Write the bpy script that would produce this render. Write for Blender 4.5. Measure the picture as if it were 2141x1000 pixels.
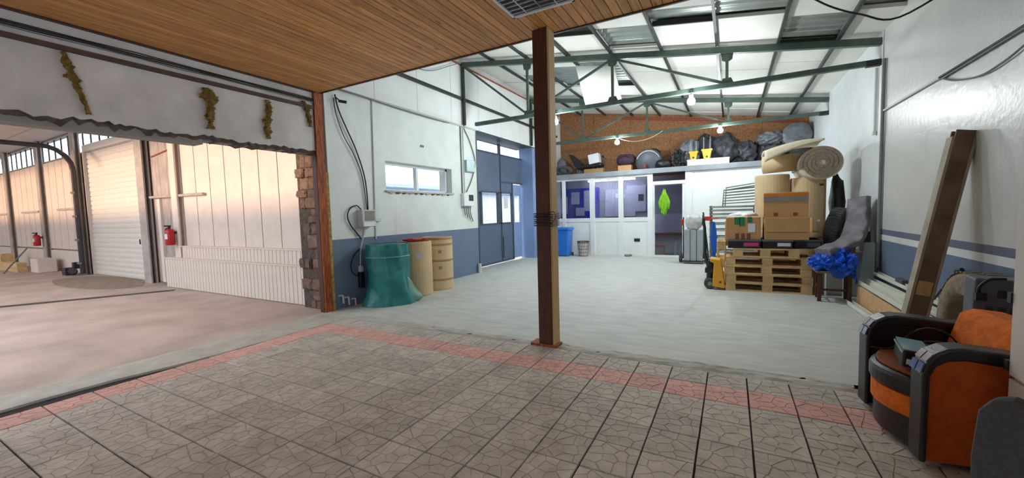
import bpy, bmesh, math, random
from mathutils import Vector, Matrix, noise
random.seed(7)
S = bpy.context.scene
for o in list(bpy.data.objects): bpy.data.objects.remove(o)

# ------------------------------------------------------------------ camera
FPX, YAW, PITCH, ROLL, EYE = 841.308, -.499951608, -.065186262, -.0275587866, 1.42
_cy, _sy, _cp, _sp = math.cos(YAW), math.sin(YAW), math.cos(PITCH), math.sin(PITCH)
FWD = Vector((_sy*_cp, _cy*_cp, _sp)); _r = Vector((_cy, -_sy, 0)); _u = _r.cross(FWD)
RGT = _r*math.cos(ROLL) + _u*math.sin(ROLL); UPV = -_r*math.sin(ROLL) + _u*math.cos(ROLL)
CAM = Vector((0, 0, EYE))
cd = bpy.data.cameras.new('camera'); cam = bpy.data.objects.new('camera', cd)
S.collection.objects.link(cam); S.camera = cam
cd.sensor_width = 36; cd.lens = FPX/2141*36; cd.clip_start = .05; cd.clip_end = 300
m3 = Matrix((RGT, UPV, -FWD)).transposed()
cam.matrix_world = Matrix.Translation(CAM) @ m3.to_4x4()
def ray(x, y): return RGT*((x-1070.5)/FPX) - UPV*((y-500)/FPX) + FWD
def at(x, y, ax, v):          # point seen at photo pixel (x, y) on the world plane axis = v
    d = ray(x, y); return CAM + d*((v-CAM[ax])/d[ax])
def PX(x, y, v): return at(x, y, 0, v)
def PY(x, y, v): return at(x, y, 1, v)
def PZ(x, y, v=0): return at(x, y, 2, v)

# ------------------------------------------------------------------ world, sun, exposure
w = bpy.data.worlds.new('sky'); S.world = w; w.use_nodes = True
bg = w.node_tree.nodes['Background']; bg.inputs[0].default_value = (.86, .92, 1, 1); bg.inputs[1].default_value = 3.6
sd = bpy.data.lights.new('sun', 'SUN'); sd.energy = 3.3; sd.color = (1, .62, .38); sd.angle = math.radians(2.2)
sun = bpy.data.objects.new('sun', sd); S.collection.objects.link(sun)
sun.rotation_euler = Vector((.10, 1, -.05)).to_track_quat('-Z', 'Y').to_euler()
vs = S.view_settings; vs.view_transform = 'Standard'; vs.look = 'None'; vs.gamma = 1; vs.use_curve_mapping = False
vs.exposure = 0.18
LAMP = 640.0                  # emission of the bare LED bulbs
S.cycles.sample_clamp_indirect = 8

# ------------------------------------------------------------------ materials
def lin(c):
    return tuple(((v/255)/12.92 if v/255 <= .04045 else ((v/255+.055)/1.055)**2.4) for v in c)
MATS = {}
def mat(name, col, rough=.6, metal=0, var=.12, scale=6, col2=None, bump=0, bscale=40, rnd=0, stretch=(1, 1, 1), emit=0, trans=0, spec=.5, contrast=1):
    m = bpy.data.materials.new(name); m.use_nodes = True; MATS[name] = m
    nt = m.node_tree; N = nt.nodes; L = nt.links; b = N['Principled BSDF']
    c = lin(col); c2 = lin(col2) if col2 else tuple(v*(1-2*var) for v in c)
    b.inputs['Roughness'].default_value = rough; b.inputs['Metallic'].default_value = metal
    b.inputs['Specular IOR Level'].default_value = spec
    tc = N.new('ShaderNodeTexCoord'); mp = N.new('ShaderNodeMapping'); mp.inputs['Scale'].default_value = stretch
    L.new(tc.outputs['Object'], mp.inputs[0])
    no = N.new('ShaderNodeTexNoise'); no.inputs['Scale'].default_value = scale; no.inputs['Detail'].default_value = 5
    L.new(mp.outputs[0], no.inputs[0])
    rp = N.new('ShaderNodeValToRGB'); rp.color_ramp.elements[0].position = .5-.2/contrast; rp.color_ramp.elements[1].position = .5+.2/contrast
    rp.color_ramp.elements[0].color = c2+(1,); rp.color_ramp.elements[1].color = c+(1,)
    L.new(no.outputs[0], rp.inputs[0]); out = rp.outputs[0]
    if rnd:
        oi = N.new('ShaderNodeObjectInfo'); mr = N.new('ShaderNodeMapRange')
        mr.inputs[3].default_value = 1-rnd; mr.inputs[4].default_value = 1+rnd
        L.new(oi.outputs['Random'], mr.inputs[0])
        hs = N.new('ShaderNodeHueSaturation'); L.new(mr.outputs[0], hs.inputs['Value']); L.new(out, hs.inputs['Color']); out = hs.outputs[0]
    L.new(out, b.inputs['Base Color'])
    if emit:
        L.new(out, b.inputs['Emission Color']); b.inputs['Emission Strength'].default_value = emit
    if trans: b.inputs['Transmission Weight'].default_value = trans
    if bump:
        n2 = N.new('ShaderNodeTexNoise'); n2.inputs['Scale'].default_value = bscale; n2.inputs['Detail'].default_value = 4
        L.new(mp.outputs[0], n2.inputs[0]); bp = N.new('ShaderNodeBump'); bp.inputs['Strength'].default_value = bump; bp.inputs['Distance'].default_value = .02
        L.new(n2.outputs[0], bp.inputs['Height']); L.new(bp.outputs[0], b.inputs['Normal'])
    return m
def glassy(name, tint, gloss=.12, rough=.02):
    m = bpy.data.materials.new(name); m.use_nodes = True; MATS[name] = m
    nt = m.node_tree; N = nt.nodes; L = nt.links; N.remove(N['Principled BSDF'])
    t = N.new('ShaderNodeBsdfTransparent'); t.inputs[0].default_value = lin(tint)+(1,)
    g = N.new('ShaderNodeBsdfGlossy'); g.inputs['Roughness'].default_value = rough
    mx = N.new('ShaderNodeMixShader'); mx.inputs[0].default_value = gloss
    L.new(t.outputs[0], mx.inputs[1]); L.new(g.outputs[0], mx.inputs[2]); L.new(mx.outputs[0], N['Material Output'].inputs[0])
def banded(name, bands, rough=.55, scale=3, bump=.15, var=.16, col_dirt=(150, 145, 135)):
    """paint in horizontal bands: [(z_top, colour), ...] from the floor up"""
    m = mat(name, (255, 255, 255), rough, 0, var, scale, bump=bump, bscale=14); nt = m.node_tree; N = nt.nodes; L = nt.links
    b = N['Principled BSDF']; src = b.inputs['Base Color'].links[0].from_socket
    g = N.new('ShaderNodeNewGeometry'); sx = N.new('ShaderNodeSeparateXYZ'); L.new(g.outputs['Position'], sx.inputs[0])
    prev = None
    for i, (z, c) in enumerate(bands):
        if prev is None:
            rgb = N.new('ShaderNodeRGB'); rgb.outputs[0].default_value = lin(c)+(1,); prev = rgb.outputs[0]; pz = z; continue
        gt = N.new('ShaderNodeMath'); gt.operation = 'GREATER_THAN'; gt.inputs[1].default_value = pz; L.new(sx.outputs[2], gt.inputs[0])
        mx = N.new('ShaderNodeMix'); mx.data_type = 'RGBA'; L.new(gt.outputs[0], mx.inputs[0]); L.new(prev, mx.inputs[6]); mx.inputs[7].default_value = lin(c)+(1,)
        prev = mx.outputs[2]; pz = z
    mu = N.new('ShaderNodeMix'); mu.data_type = 'RGBA'; mu.blend_type = 'MULTIPLY'; mu.inputs[0].default_value = 1
    L.new(src, mu.inputs[6]); L.new(prev, mu.inputs[7])
    # smears and scuffs running down the wall
    tc = N.new('ShaderNodeTexCoord'); mp = N.new('ShaderNodeMapping'); mp.inputs['Scale'].default_value = (4, 4, .7); L.new(tc.outputs['Object'], mp.inputs[0])
    n3 = N.new('ShaderNodeTexNoise'); n3.inputs['Scale'].default_value = 1.6; n3.inputs['Detail'].default_value = 8; L.new(mp.outputs[0], n3.inputs[0])
    r3 = N.new('ShaderNodeValToRGB'); r3.color_ramp.elements[0].position = .60; r3.color_ramp.elements[1].position = .85
    r3.color_ramp.elements[1].color = (.35, .35, .35, 1); L.new(n3.outputs[0], r3.inputs[0])
    md = N.new('ShaderNodeMix'); md.data_type = 'RGBA'; L.new(r3.outputs[0], md.inputs[0]); L.new(mu.outputs[2], md.inputs[6]); md.inputs[7].default_value = lin(col_dirt)+(1,)
    L.new(md.outputs[2], b.inputs['Base Color']); return m

banded('paint_left', [(1.08, (104, 122, 148)), (9, (226, 233, 228))], .5, var=.05, bump=.08)
banded('paint_right', [(.90, (110, 124, 146)), (.975, (226, 226, 222)), (1.05, (108, 114, 134)), (9, (205, 205, 200))], .3, bump=.2, var=.05)
MATS['paint_right'].node_tree.nodes['Principled BSDF'].inputs['Specular IOR Level'].default_value = .6
banded('paint_right_far', [(9, (212, 216, 218))], .45, bump=.1, var=.05)
mat('plaster_white', (205, 203, 200), .8, var=.1, scale=3, bump=.2)
mat('header_plaster', (222, 219, 215), .85, var=.14, scale=2.5, bump=.25)
mat('concrete', (206, 208, 202), .6, var=.10, scale=6, bump=.35, bscale=45, stretch=(.5, 1.5, 1))
mat('concrete_strip', (198, 196, 186), .8, var=.13, scale=5, bump=.4, bscale=30)
mat('concrete_annex', (196, 176, 164), .75, var=.14, scale=1.6, bump=.3, bscale=25, contrast=1.2)
mat('rubble_dark', (104, 92, 84), .95, var=.3, scale=14, bump=.9, bscale=30)
mat('rubble_stone', (132, 108, 96), .95, var=.25, scale=12, bump=.9, bscale=25, rnd=.25)
mat('sand', (164, 146, 130), .95, var=.2, scale=6, bump=.6, bscale=40)
mat('lintel_grey', (146, 146, 144), .8, var=.1, scale=4, bump=.2)
mat('mortar_dark', (50, 44, 41), .95, var=.2, scale=20)
mat('tile_grey', (210, 201, 190), .75, var=.14, scale=9, bump=.35, bscale=60, rnd=.09)
mat('tile_red', (234, 184, 172), .75, var=.12, scale=9, bump=.35, bscale=60, rnd=.07)
mat('pine_board', (228, 170, 102), .5, var=.2, scale=3.2, col2=(190, 126, 66), bump=.12, rnd=.18, stretch=(14, .9, 14), contrast=1.1)
mat('dark_wood', (86, 46, 32), .5, var=.25, scale=6, stretch=(12, 12, 1), bump=.1)
mat('raw_wood', (205, 172, 118), .65, var=.12, scale=6, stretch=(12, 12, 1))
mat('rust_post', (190, 98, 44), .65, var=.35, scale=5, col2=(104, 48, 24), stretch=(8, 8, 1.4), bump=.3)
mat('old_paint', (196, 164, 90), .8, var=.3, scale=20, bump=.4)
mat('brown_strip', (92, 70, 58), .7, var=.2, scale=10)
mat('cable_black', (34, 34, 36), .6, var=.1)
mat('cable_grey', (120, 124, 122), .6, var=.1)
mat('cable_white', (214, 216, 212), .5, var=.05)
mat('wool', (156, 132, 62), 1, var=.3, scale=18, col2=(92, 68, 30), bump=1, bscale=50)
mat('steel_green', (84, 104, 94), .45, .1, .15, 8)
mat('steel_dark', (52, 58, 54), .5, .2, .15, 8)
mat('foam_white', (226, 226, 218), .85, var=.06, scale=2, rnd=.05, bump=.06)
mat('foam_hidden', (200, 196, 186), .85, var=.06, scale=2)
mat('corrugated', (168, 176, 172), .35, .55, .12, 4)
mat('osb', (160, 112, 72), .8, var=.3, scale=22, col2=(118, 80, 52), bump=.3, contrast=1.2)
mat('red_edge', (150, 62, 44), .6)
mat('gate_blue', (98, 114, 138), .45, .1, .08, 3)
mat('gate_light', (140, 164, 206), .45, 0, .05, 3)
mat('gate_frame', (84, 92, 104), .5, .2, .1, 6)
glassy('glass_clear', (240, 244, 248), .06)
glassy('glass_office', (206, 208, 222), .09)
mat('pvc_white', (236, 240, 242), .3, var=.03)
mat('panel_white', (240, 244, 243), .4, var=.04, scale=2)
mat('office_beam', (150, 156, 164), .45, .2, .1, 4)
mat('office_inner', (186, 188, 194), .7, var=.08, scale=3)
mat('office_floor', (110, 104, 98), .6)
mat('board_blue', (66, 66, 190), .5, var=.06)
mat('paper', (224, 228, 236), .7, var=.04)
mat('hivis', (136, 200, 26), .7, var=.15, scale=14)
mat('bench_red', (120, 58, 52), .5)
mat('plastic_red', (196, 40, 38), .4)
mat('plastic_blue', (44, 128, 224), .35, var=.06)
mat('plastic_black', (30, 31, 34), .45, var=.1)
mat('plastic_dark', (92, 96, 106), .5, var=.1)
mat('plastic_grey', (196, 200, 200), .4, var=.04)
mat('screen_dark', (60, 66, 68), .2)
mat('enamel_pale', (176, 206, 208), .35, var=.03)
mat('mesh_white', (214, 212, 206), .5)
mat('cardboard', (204, 158, 106), .75, var=.07, scale=5, rnd=.05)
mat('cardboard_dark', (124, 84, 58), .75)
mat('tape_orange', (226, 128, 46), .4)
mat('tape_grey', (146, 140, 136), .4)
mat('tape_green', (20, 128, 84), .4)
mat('drum_tan', (214, 188, 146), .7, var=.07, scale=4, rnd=.05)
mat('drum_band', (176, 140, 98), .6)
mat('tarp_green', (36, 132, 134), .38, var=.2, scale=7, bump=.3, bscale=18)
mat('tarp_green_pale', (120, 172, 154), .4)
mat('tarp_blue', (28, 100, 232), .35, var=.25, scale=9, bump=.5, bscale=20)
mat('cover_grey', (128, 126, 132), .6, var=.15, scale=5, bump=.4, bscale=12)
mat('pallet_wood', (228, 194, 140), .75, var=.16, scale=7, rnd=.14, bump=.15)
mat('jack_yellow', (240, 174, 44), .4, var=.05)
mat('rubber', (88, 88, 92), .85, var=.2, scale=20, bump=.4)
mat('rubber_dusty', (150, 132, 112), .95, var=.2, scale=14, bump=.4)
mat('galvanised', (150, 156, 154), .4, .5, .15, 8)
mat('plastic_wrap', (206, 208, 206), .25, var=.12, scale=10, bump=.6, bscale=14)
mat('pack_grey', (172, 178, 182), .5, var=.1, scale=12)
mat('rope_blue', (24, 96, 196), .6)
mat('label_pink', (232, 42, 150), .5)
mat('felt_cream', (222, 214, 188), .9, var=.06, scale=8, bump=.3)
mat('felt_edge', (148, 134, 116), .95, var=.2, scale=22, bump=.6)
mat('sack_dark', (62, 64, 70), .5, var=.25, scale=6, bump=.7, bscale=9)
mat('sack_grey', (118, 124, 132), .35, var=.25, scale=7, bump=.8, bscale=10)
mat('cloth_purple', (70, 46, 62), .8, var=.2)
mat('yellow_paint', (236, 186, 20), .4, var=.05)
mat('aluminium', (214, 218, 220), .28, .7, .04)
mat('beam_box', (176, 164, 146), .8, var=.16, scale=5, bump=.4, bscale=30)
mat('beam_box_dark', (128, 106, 88), .85, var=.2, scale=6, bump=.5, bscale=30)
mat('chipboard', (214, 172, 126), .8, var=.12, scale=14)
mat('upvc_cream', (226, 226, 212), .4, var=.05)
mat('velour_orange', (246, 124, 26), .9, var=.18, scale=18, bump=.25, bscale=60)
mat('velour_rust', (196, 88, 24), .9, var=.15, scale=18, bump=.25, bscale=60)
mat('velour_brown', (150, 82, 28), .9, var=.2, scale=16)
mat('leather_black', (36, 34, 36), .32, var=.12, scale=30, bump=.12, bscale=90)
mat('chrome', (205, 200, 210), .12, .9, .05)
mat('blue_glass', (150, 190, 208), .15, var=.03)
mat('fabric_charcoal', (88, 93, 98), .9, var=.15, scale=60, bump=.3, bscale=150)
mat('cabinet_white', (222, 216, 208), .4, var=.04)
mat('extinguisher', (186, 26, 34), .35)
mat('steel_grey', (186, 178, 172), .6, .05, .15, 6)
mat('annex_gap', (140, 122, 112), .9)
mat('annex_panel', (226, 212, 202), .55, var=.06, scale=4)
mat('annex_old', (188, 176, 170), .75, var=.2, scale=5, stretch=(3, 3, .6))
mat('annex_ceiling', (200, 192, 184), .75, var=.07)
mat('shutter', (232, 226, 218), .4, var=.03)
mat('pipe_dark', (62, 56, 60), .5, .3)
mat('facade', (212, 214, 220), .8, var=.08, scale=1)
mat('asphalt', (150, 150, 152), .9)
mat('bulb', (255, 255, 255), .3, emit=LAMP)
b_ = MATS['bulb'].node_tree.nodes['Principled BSDF']
for l_ in list(b_.inputs['Emission Color'].links): MATS['bulb'].node_tree.links.remove(l_)
b_.inputs['Emission Color'].default_value = (.90, .97, 1, 1)

mat('tube_lit', (255, 255, 255), .3, emit=75)
b_ = MATS['tube_lit'].node_tree.nodes['Principled BSDF']
for l_ in list(b_.inputs['Emission Color'].links): MATS['tube_lit'].node_tree.links.remove(l_)
b_.inputs['Emission Color'].default_value = (.95, .97, 1, 1)

for nm_ in ('pine_board', 'tile_grey', 'tile_red', 'foam_white', 'pallet_wood'):   # boards and tiles share meshes: grain from the place, not the mesh
    nt_ = MATS[nm_].node_tree; mp_ = [n for n in nt_.nodes if n.type == 'MAPPING'][0]; ge_ = nt_.nodes.new('ShaderNodeNewGeometry')
    nt_.links.new(ge_.outputs['Position'], mp_.inputs[0])
nt_ = MATS['pine_board'].node_tree; N_ = nt_.nodes; b_ = N_['Principled BSDF']; src_ = b_.inputs['Base Color'].links[0].from_socket   # knots
mp_ = N_.new('ShaderNodeMapping'); mp_.inputs['Scale'].default_value = (11.3, 3.2, 0); ge_ = N_.new('ShaderNodeNewGeometry'); nt_.links.new(ge_.outputs['Position'], mp_.inputs[0])
vo_ = N_.new('ShaderNodeTexVoronoi'); vo_.inputs['Scale'].default_value = .62; nt_.links.new(mp_.outputs[0], vo_.inputs['Vector'])
rp_ = N_.new('ShaderNodeValToRGB'); rp_.color_ramp.elements[0].position = .05; rp_.color_ramp.elements[1].position = .13
rp_.color_ramp.elements[0].color = (.75, .75, .75, 1); rp_.color_ramp.elements[1].color = (0, 0, 0, 1); nt_.links.new(vo_.outputs['Distance'], rp_.inputs[0])
mx_ = N_.new('ShaderNodeMix'); mx_.data_type = 'RGBA'; nt_.links.new(rp_.outputs[0], mx_.inputs[0]); nt_.links.new(src_, mx_.inputs[6]); mx_.inputs[7].default_value = lin((96, 52, 24))+(1,)
nt_.links.new(mx_.outputs[2], b_.inputs['Base Color'])

# ------------------------------------------------------------------ building helpers
TM = {}                      # world matrix of every Empty
def vec(p): return Vector(p)
class B:
    """collects shapes (in world or local coordinates) for ONE mesh object"""
    def __init__(s): s.v = []; s.f = []; s.mi = []; s.cur = 0
    def _add(s, vs, fs):
        k = len(s.v); s.v += [tuple(p) for p in vs]; s.f += [tuple(i+k for i in f) for f in fs]; s.mi += [s.cur]*len(fs); return s
    def m(s, i): s.cur = i; return s
    def box(s, a, b, mtx=None):
        x0, y0, z0 = a; x1, y1, z1 = b
        vs = [Vector(p) for p in ((x0, y0, z0), (x1, y0, z0), (x1, y1, z0), (x0, y1, z0), (x0, y0, z1), (x1, y0, z1), (x1, y1, z1), (x0, y1, z1))]
        if mtx: vs = [mtx @ p for p in vs]
        return s._add(vs, [(0, 3, 2, 1), (4, 5, 6, 7), (0, 1, 5, 4), (1, 2, 6, 5), (2, 3, 7, 6), (3, 0, 4, 7)])
    def cbox(s, c, size, mtx=None):
        c = Vector(c); h = Vector(size)/2
        if mtx: return s.box(-h, h, Matrix.Translation(c) @ mtx)
        return s.box(c-h, c+h)
    def bar(s, p, q, wx, wz, up=(0, 0, 1)):
        p, q = vec(p), vec(q); d = (q-p); L = d.length; d = d/L; up = vec(up)
        if abs(d.dot(up)) > .98: up = Vector((0, 1, 0))
        x = d.cross(up).normalized(); z = x.cross(d)
        mt = Matrix((x, d, z)).transposed().to_4x4(); mt.translation = p
        return s.box((-wx/2, 0, -wz/2), (wx/2, L, wz/2), mt)
    def tube(s, pts, r, n=8, cap=True, rs=None):
        pts = [vec(p) for p in pts]; rings = []; prev = None
        for i, p in enumerate(pts):
            t = (pts[min(i+1, len(pts)-1)]-pts[max(i-1, 0)]).normalized()
            u = prev if prev is not None else (Vector((0, 0, 1)) if abs(t.z) < .9 else Vector((1, 0, 0)))
            x = t.cross(u).normalized() if t.cross(u).length > 1e-4 else t.orthogonal().normalized(); y = x.cross(t); prev = y
            rr = rs[i] if rs else r
            rings.append([p + x*math.cos(a)*rr + y*math.sin(a)*rr for a in (2*math.pi*k/n for k in range(n))])
        vs = [p for R in rings for p in R]; fs = []
        for i in range(len(rings)-1):
            for k in range(n): fs.append((i*n+k, i*n+(k+1) % n, (i+1)*n+(k+1) % n, (i+1)*n+k))
        if cap: fs += [tuple(range(n))[::-1], tuple((len(rings)-1)*n+k for k in range(n))]
        return s._add(vs, fs)
    def lathe(s, prof, c=(0, 0, 0), n=24, axis='z', mtx=None):
        vs = []; fs = []
        for r, h in prof:
            for k in range(n):
                a = 2*math.pi*k/n; p = Vector((r*math.cos(a), r*math.sin(a), h))
                if axis == 'x': p = Vector((p.z, p.x, p.y))
                if axis == 'y': p = Vector((p.x, p.z, p.y))
                if mtx: p = mtx @ p
                vs.append(p + vec(c))
        for i in range(len(prof)-1):
            for k in range(n): fs.append((i*n+k, i*n+(k+1) % n, (i+1)*n+(k+1) % n, (i+1)*n+k))
        if prof[0][0] > 1e-4: fs.append(tuple(range(n))[::-1])
        if prof[-1][0] > 1e-4: fs.append(tuple((len(prof)-1)*n+k for k in range(n)))
        return s._add(vs, fs)
    def prism(s, poly, off):
        """closed polygon of 3-D points swept by the vector off"""
        a = [vec(p) for p in poly]; o = vec(off); n = len(a)
        return s._add(a+[p+o for p in a], [tuple(range(n))[::-1], tuple(range(n, 2*n))]+[(i, (i+1) % n, n+(i+1) % n, n+i) for i in range(n)])
    def grid(s, fn, nu, nv):
        vs = [fn(i/nu, j/nv) for i in range(nu+1) for j in range(nv+1)]
        return s._add(vs, [(i*(nv+1)+j, (i+1)*(nv+1)+j, (i+1)*(nv+1)+j+1, i*(nv+1)+j+1) for i in range(nu) for j in range(nv)])
    def lump(s, c, size, seed=0, amp=.18, freq=2.2, n=14, flat=True, pw=2.4):
        c = vec(c); vs = []; fs = []; nu, nv = n*2, n
        for j in range(nv+1):
            ph = math.pi*j/nv - math.pi/2
            for i in range(nu):
                th = 2*math.pi*i/nu
                d = Vector((math.cos(ph)*math.cos(th), math.cos(ph)*math.sin(th), math.sin(ph)))
                k = (abs(d.x)**pw+abs(d.y)**pw+abs(d.z)**pw)**(-1/pw)
                k *= 1 + amp*noise.noise(d*freq+Vector((seed*7.1, seed*3.3, 0))) + amp*.5*noise.noise(d*freq*2.7+Vector((0, seed*5.7, 1))) - amp*.7*max(0, .35-abs(noise.noise(d*freq*1.6+Vector((seed*2.3, 0, 5)))))*(1 if amp >= .2 and n > 12 else 0)
                p = Vector((d.x*size[0]/2, d.y*size[1]/2, d.z*size[2]/2))*k
                if flat: p.z = max(p.z, -size[2]/2)
                vs.append(c+p)
        for j in range(nv):
            for i in range(nu): fs.append((j*nu+i, j*nu+(i+1) % nu, (j+1)*nu+(i+1) % nu, (j+1)*nu+i))
        return s._add(vs, fs)
    def shift(s, fn): s.v = [tuple(fn(Vector(p))) for p in s.v]; return s

def mat4(loc, rz=0): return Matrix.Translation(Vector(loc)) @ Matrix.Rotation(rz, 4, 'Z')
def tag(o, label=None, cat=None, group=None, kind=None):
    if label: o['label'] = label
    if cat: o['category'] = cat
    if group: o['group'] = group
    if kind: o['kind'] = kind
    return o
def thing(name, label, cat, loc=(0, 0, 0), rz=0, group=None):
    o = bpy.data.objects.new(name, None); S.collection.objects.link(o); o.empty_display_size = .1
    o.location = loc; o.rotation_euler = (0, 0, rz); TM[o.name] = mat4(loc, rz); return tag(o, label, cat, group)
def chain(o):
    while o.parent: o = o.parent
    return TM.get(o.name, Matrix())
def obj(name, b, mats, parent=None, local=False, smooth=False, bevel=0, solid=0, base=None):
    """one mesh object; shapes in world coordinates unless local (then in the parent's own frame)"""
    me = bpy.data.meshes.new(name); me.from_pydata(b.v, [], b.f)
    if isinstance(mats, str): mats = [mats]
    for m in mats: me.materials.append(MATS[m])
    me.polygons.foreach_set('material_index', [min(i, len(mats)-1) for i in b.mi])
    o = bpy.data.objects.new(name, me); S.collection.objects.link(o)
    if parent is None:
        xs = [p[0] for p in b.v]; ys = [p[1] for p in b.v]; zs = [p[2] for p in b.v]
        c = Vector(base) if base else Vector(((min(xs)+max(xs))/2, (min(ys)+max(ys))/2, min(zs)))
        me.transform(Matrix.Translation(-c)); o.location = c; TM[o.name] = Matrix.Translation(c)
    else:
        if not local: me.transform(chain(parent).inverted())
        o.parent = parent
    bm = bmesh.new(); bm.from_mesh(me); bmesh.ops.recalc_face_normals(bm, faces=bm.faces); bm.to_mesh(me); bm.free()
    if smooth: me.polygons.foreach_set('use_smooth', [True]*len(me.polygons))
    if solid: md = o.modifiers.new('solid', 'SOLIDIFY'); md.thickness = solid; md.offset = 0
    if bevel:
        md = o.modifiers.new('bevel', 'BEVEL'); md.width = bevel; md.segments = 2; md.limit_method = 'ANGLE'; md.angle_limit = math.radians(40)
    me.update(); return o
def struct(name, b, mats, label=None, parent=None, **k):
    o = obj(name, b, mats, parent, base=None if parent else (0, 0, 0), **k)
    return tag(o, label, kind='structure') if parent is None else o
def one(name, b, mats, label, cat, group=None, **k): return tag(obj(name, b, mats, **k), label, cat, group)
def inst(src, name, parent, mtx=None):
    o = bpy.data.objects.new(name, src.data); S.collection.objects.link(o); o.parent = parent
    if mtx: o.matrix_local = mtx
    for md in src.modifiers:
        if md.type == 'BEVEL':
            n = o.modifiers.new('bevel', 'BEVEL'); n.width = md.width; n.segments = md.segments; n.limit_method = md.limit_method; n.angle_limit = md.angle_limit
    return o
def sag(p, q, d, n=12):
    p, q = vec(p), vec(q); return [p.lerp(q, i/n) - Vector((0, 0, d*4*(i/n)*(1-i/n))) for i in range(n+1)]
def curve(pts, n=6):
    P = [vec(p) for p in pts]; P = [P[0]*2-P[1]]+P+[P[-1]*2-P[-2]]; out = []
    for i in range(1, len(P)-2):
        for k in range(n):
            t = k/n; a, b_, c, d = P[i-1], P[i], P[i+1], P[i+2]
            out.append(.5*((2*b_)+(c-a)*t+(2*a-5*b_+4*c-d)*t*t+(3*b_-a-3*c+d)*t**3))
    return out+[P[-2]]

XL, XR = -5.35, 1.85
def roofz(x): return 4.85-.15*(x-XL)

# ================================================================== THE SETTING
# ---- floors
ED = 3.79; T = .2875; TX0 = .12-17*T
f = B()
yy = [XL+.001]+[-5.25+i*.07 for i in range(104)]+[2.1]
edge = [(x, ED+.06+.03*noise.noise(Vector((x*2.2, 0, 3)))+.015*noise.noise(Vector((x*9, 0, 3)))) for x in yy]
f.prism([(x, y, 0) for x, y in edge]+[(2.1, 13.7, 0), (-7.2, 13.7, 0), (-7.2, 8.1, 0), (XL+.001, 8.1, 0)], (0, 0, -.14))
fl = struct('floor', f, 'concrete', 'pale worn concrete floor of the main hall')
f = B()
f.grid(lambda u, v: Vector((XL+.05+7.2*u, ED+.03+.16*v+.03*noise.noise(Vector((u*40, v, 2))), .014*max(0, noise.noise(Vector((u*60, v*4, 1)))+.25)*(1 if 0 < v < 1 else 0)-(.006 if v in (0, 1) else 0))), 260, 6)
obj('edge_mortar', f, 'concrete_strip', fl)
f = B()
pts = [(XL, y) for y in (-3, 0, 1, 2, 3, ED)]
stripe = [(TX0+.01+.05*noise.noise(Vector((0, y*1.3, 1))) - (.18 if y < 2.4 else 0)*min(1, (2.4-y)/1.2 if y < 2.4 else 0), y) for y in (3.83, 3.4, 3.0, 2.6, 2.2, 1.8, 1.4, 1.0, .6, 0, -1, -3)]
f.prism([(XL, -3, .006), (XL, 3.83, .006)]+[(x, y, .006) for x, y in stripe], (0, 0, -.14))
struct('floor_threshold', f, 'concrete_strip', 'grey concrete threshold strip between paving and side bay')
f = B().box((-34, -12, -.2), (XL, 4.9, -.002))
struct('floor_annex', f, 'concrete_annex', 'pinkish worn concrete floor of the side bay')
f = B()
a, b2 = PZ(0, 640, .0), PZ(372, 606, .0)
f.box((-16, 1.86, -.001), (-15.9, 1.9, 0))
g_ = B(); p0, p1 = PZ(-60, 648), PZ(365, 607); d_ = (p1-p0).normalized(); nrm = Vector((-d_.y, d_.x, 0))
g_.prism([p0-nrm*.10, p1-nrm*.09, p1+nrm*.09, p0+nrm*.10], (0, 0, .004))
one('floor_rail', g_, 'steel_dark', 'dark steel guide rail crossing the side bay floor', 'rail')
g_ = B(); c_ = PZ(205, 590)
g_.lathe([(0, .012), (.7, .010), (1.25, .006), (1.5, .001)], (0, 0, 0), 20).shift(lambda p: Vector((c_.x+p.x*1.35+.25*noise.noise(p*2), c_.y+p.y*.42, p.z)))
one('sand_patch', g_, 'sand', 'flat brown dirt patch in front of the white roller shutter', 'dirt')

# ---- paving tiles
f = B().box((TX0-.6, -9.2, -.16), (2.1, ED+.01, -.016))
pav = struct('floor_paving', f, 'mortar_dark', 'crazy-pattern paving tiles in the foreground')
def clip(poly, p, n):
    out = []
    for i in range(len(poly)):
        a, b_ = poly[i], poly[(i+1) % len(poly)]; da, db = (a-p).dot(n), (b_-p).dot(n)
        if da <= 0: out.append(a)
        if da*db < 0: out.append(a+(b_-a)*(da/(da-db)))
    return out
def tile_mesh(seed):
    rnd = random.Random(seed); h = T/2-.005; b = B(); seeds = []
    while len(seeds) < 13:
        p = Vector((rnd.uniform(-h, h), rnd.uniform(-h, h)))
        if all((p-q).length > .052 for q in seeds): seeds.append(p)
    b.box((-h, -h, -.03), (h, h, -.0045))
    for p in seeds:
        poly = [Vector(q) for q in ((-h, -h), (h, -h), (h, h), (-h, h))]
        for q in seeds:
            if q is p: continue
            n = (q-p).normalized(); poly = clip(poly, (p+q)/2 - n*.0016, n)
        if len(poly) < 3: continue
        zt = rnd.uniform(-.001, .0008); c = sum(poly, Vector((0, 0)))/len(poly)
        P = []
        for i in range(len(poly)):          # ragged edges: a bent midpoint on every long side
            a, e = poly[i], poly[(i+1) % len(poly)]; P.append(a)
            if (e-a).length > .04 and max(abs(a.x), abs(a.y)) < h-.002: P.append((a+e)/2+(c-(a+e)/2).normalized()*rnd.uniform(.0, .005))
        n = len(P); top = [(c+(q-c)*.968).to_3d()+Vector((0, 0, zt)) for q in P]; bot = [q.to_3d()+Vector((0, 0, -.0046)) for q in P]
        b._add(top+bot, [tuple(range(n))]+[(i, n+i, n+(i+1) % n, (i+1) % n) for i in range(n)])
    return b
protos = {}
for mname in ('tile_grey', 'tile_red'):
    for k in range(3):
        me = bpy.data.meshes.new('tile'); b = tile_mesh(k+3); me.from_pydata(b.v, [], b.f); me.materials.append(MATS[mname]); me.update(); protos[mname, k] = me
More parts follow.
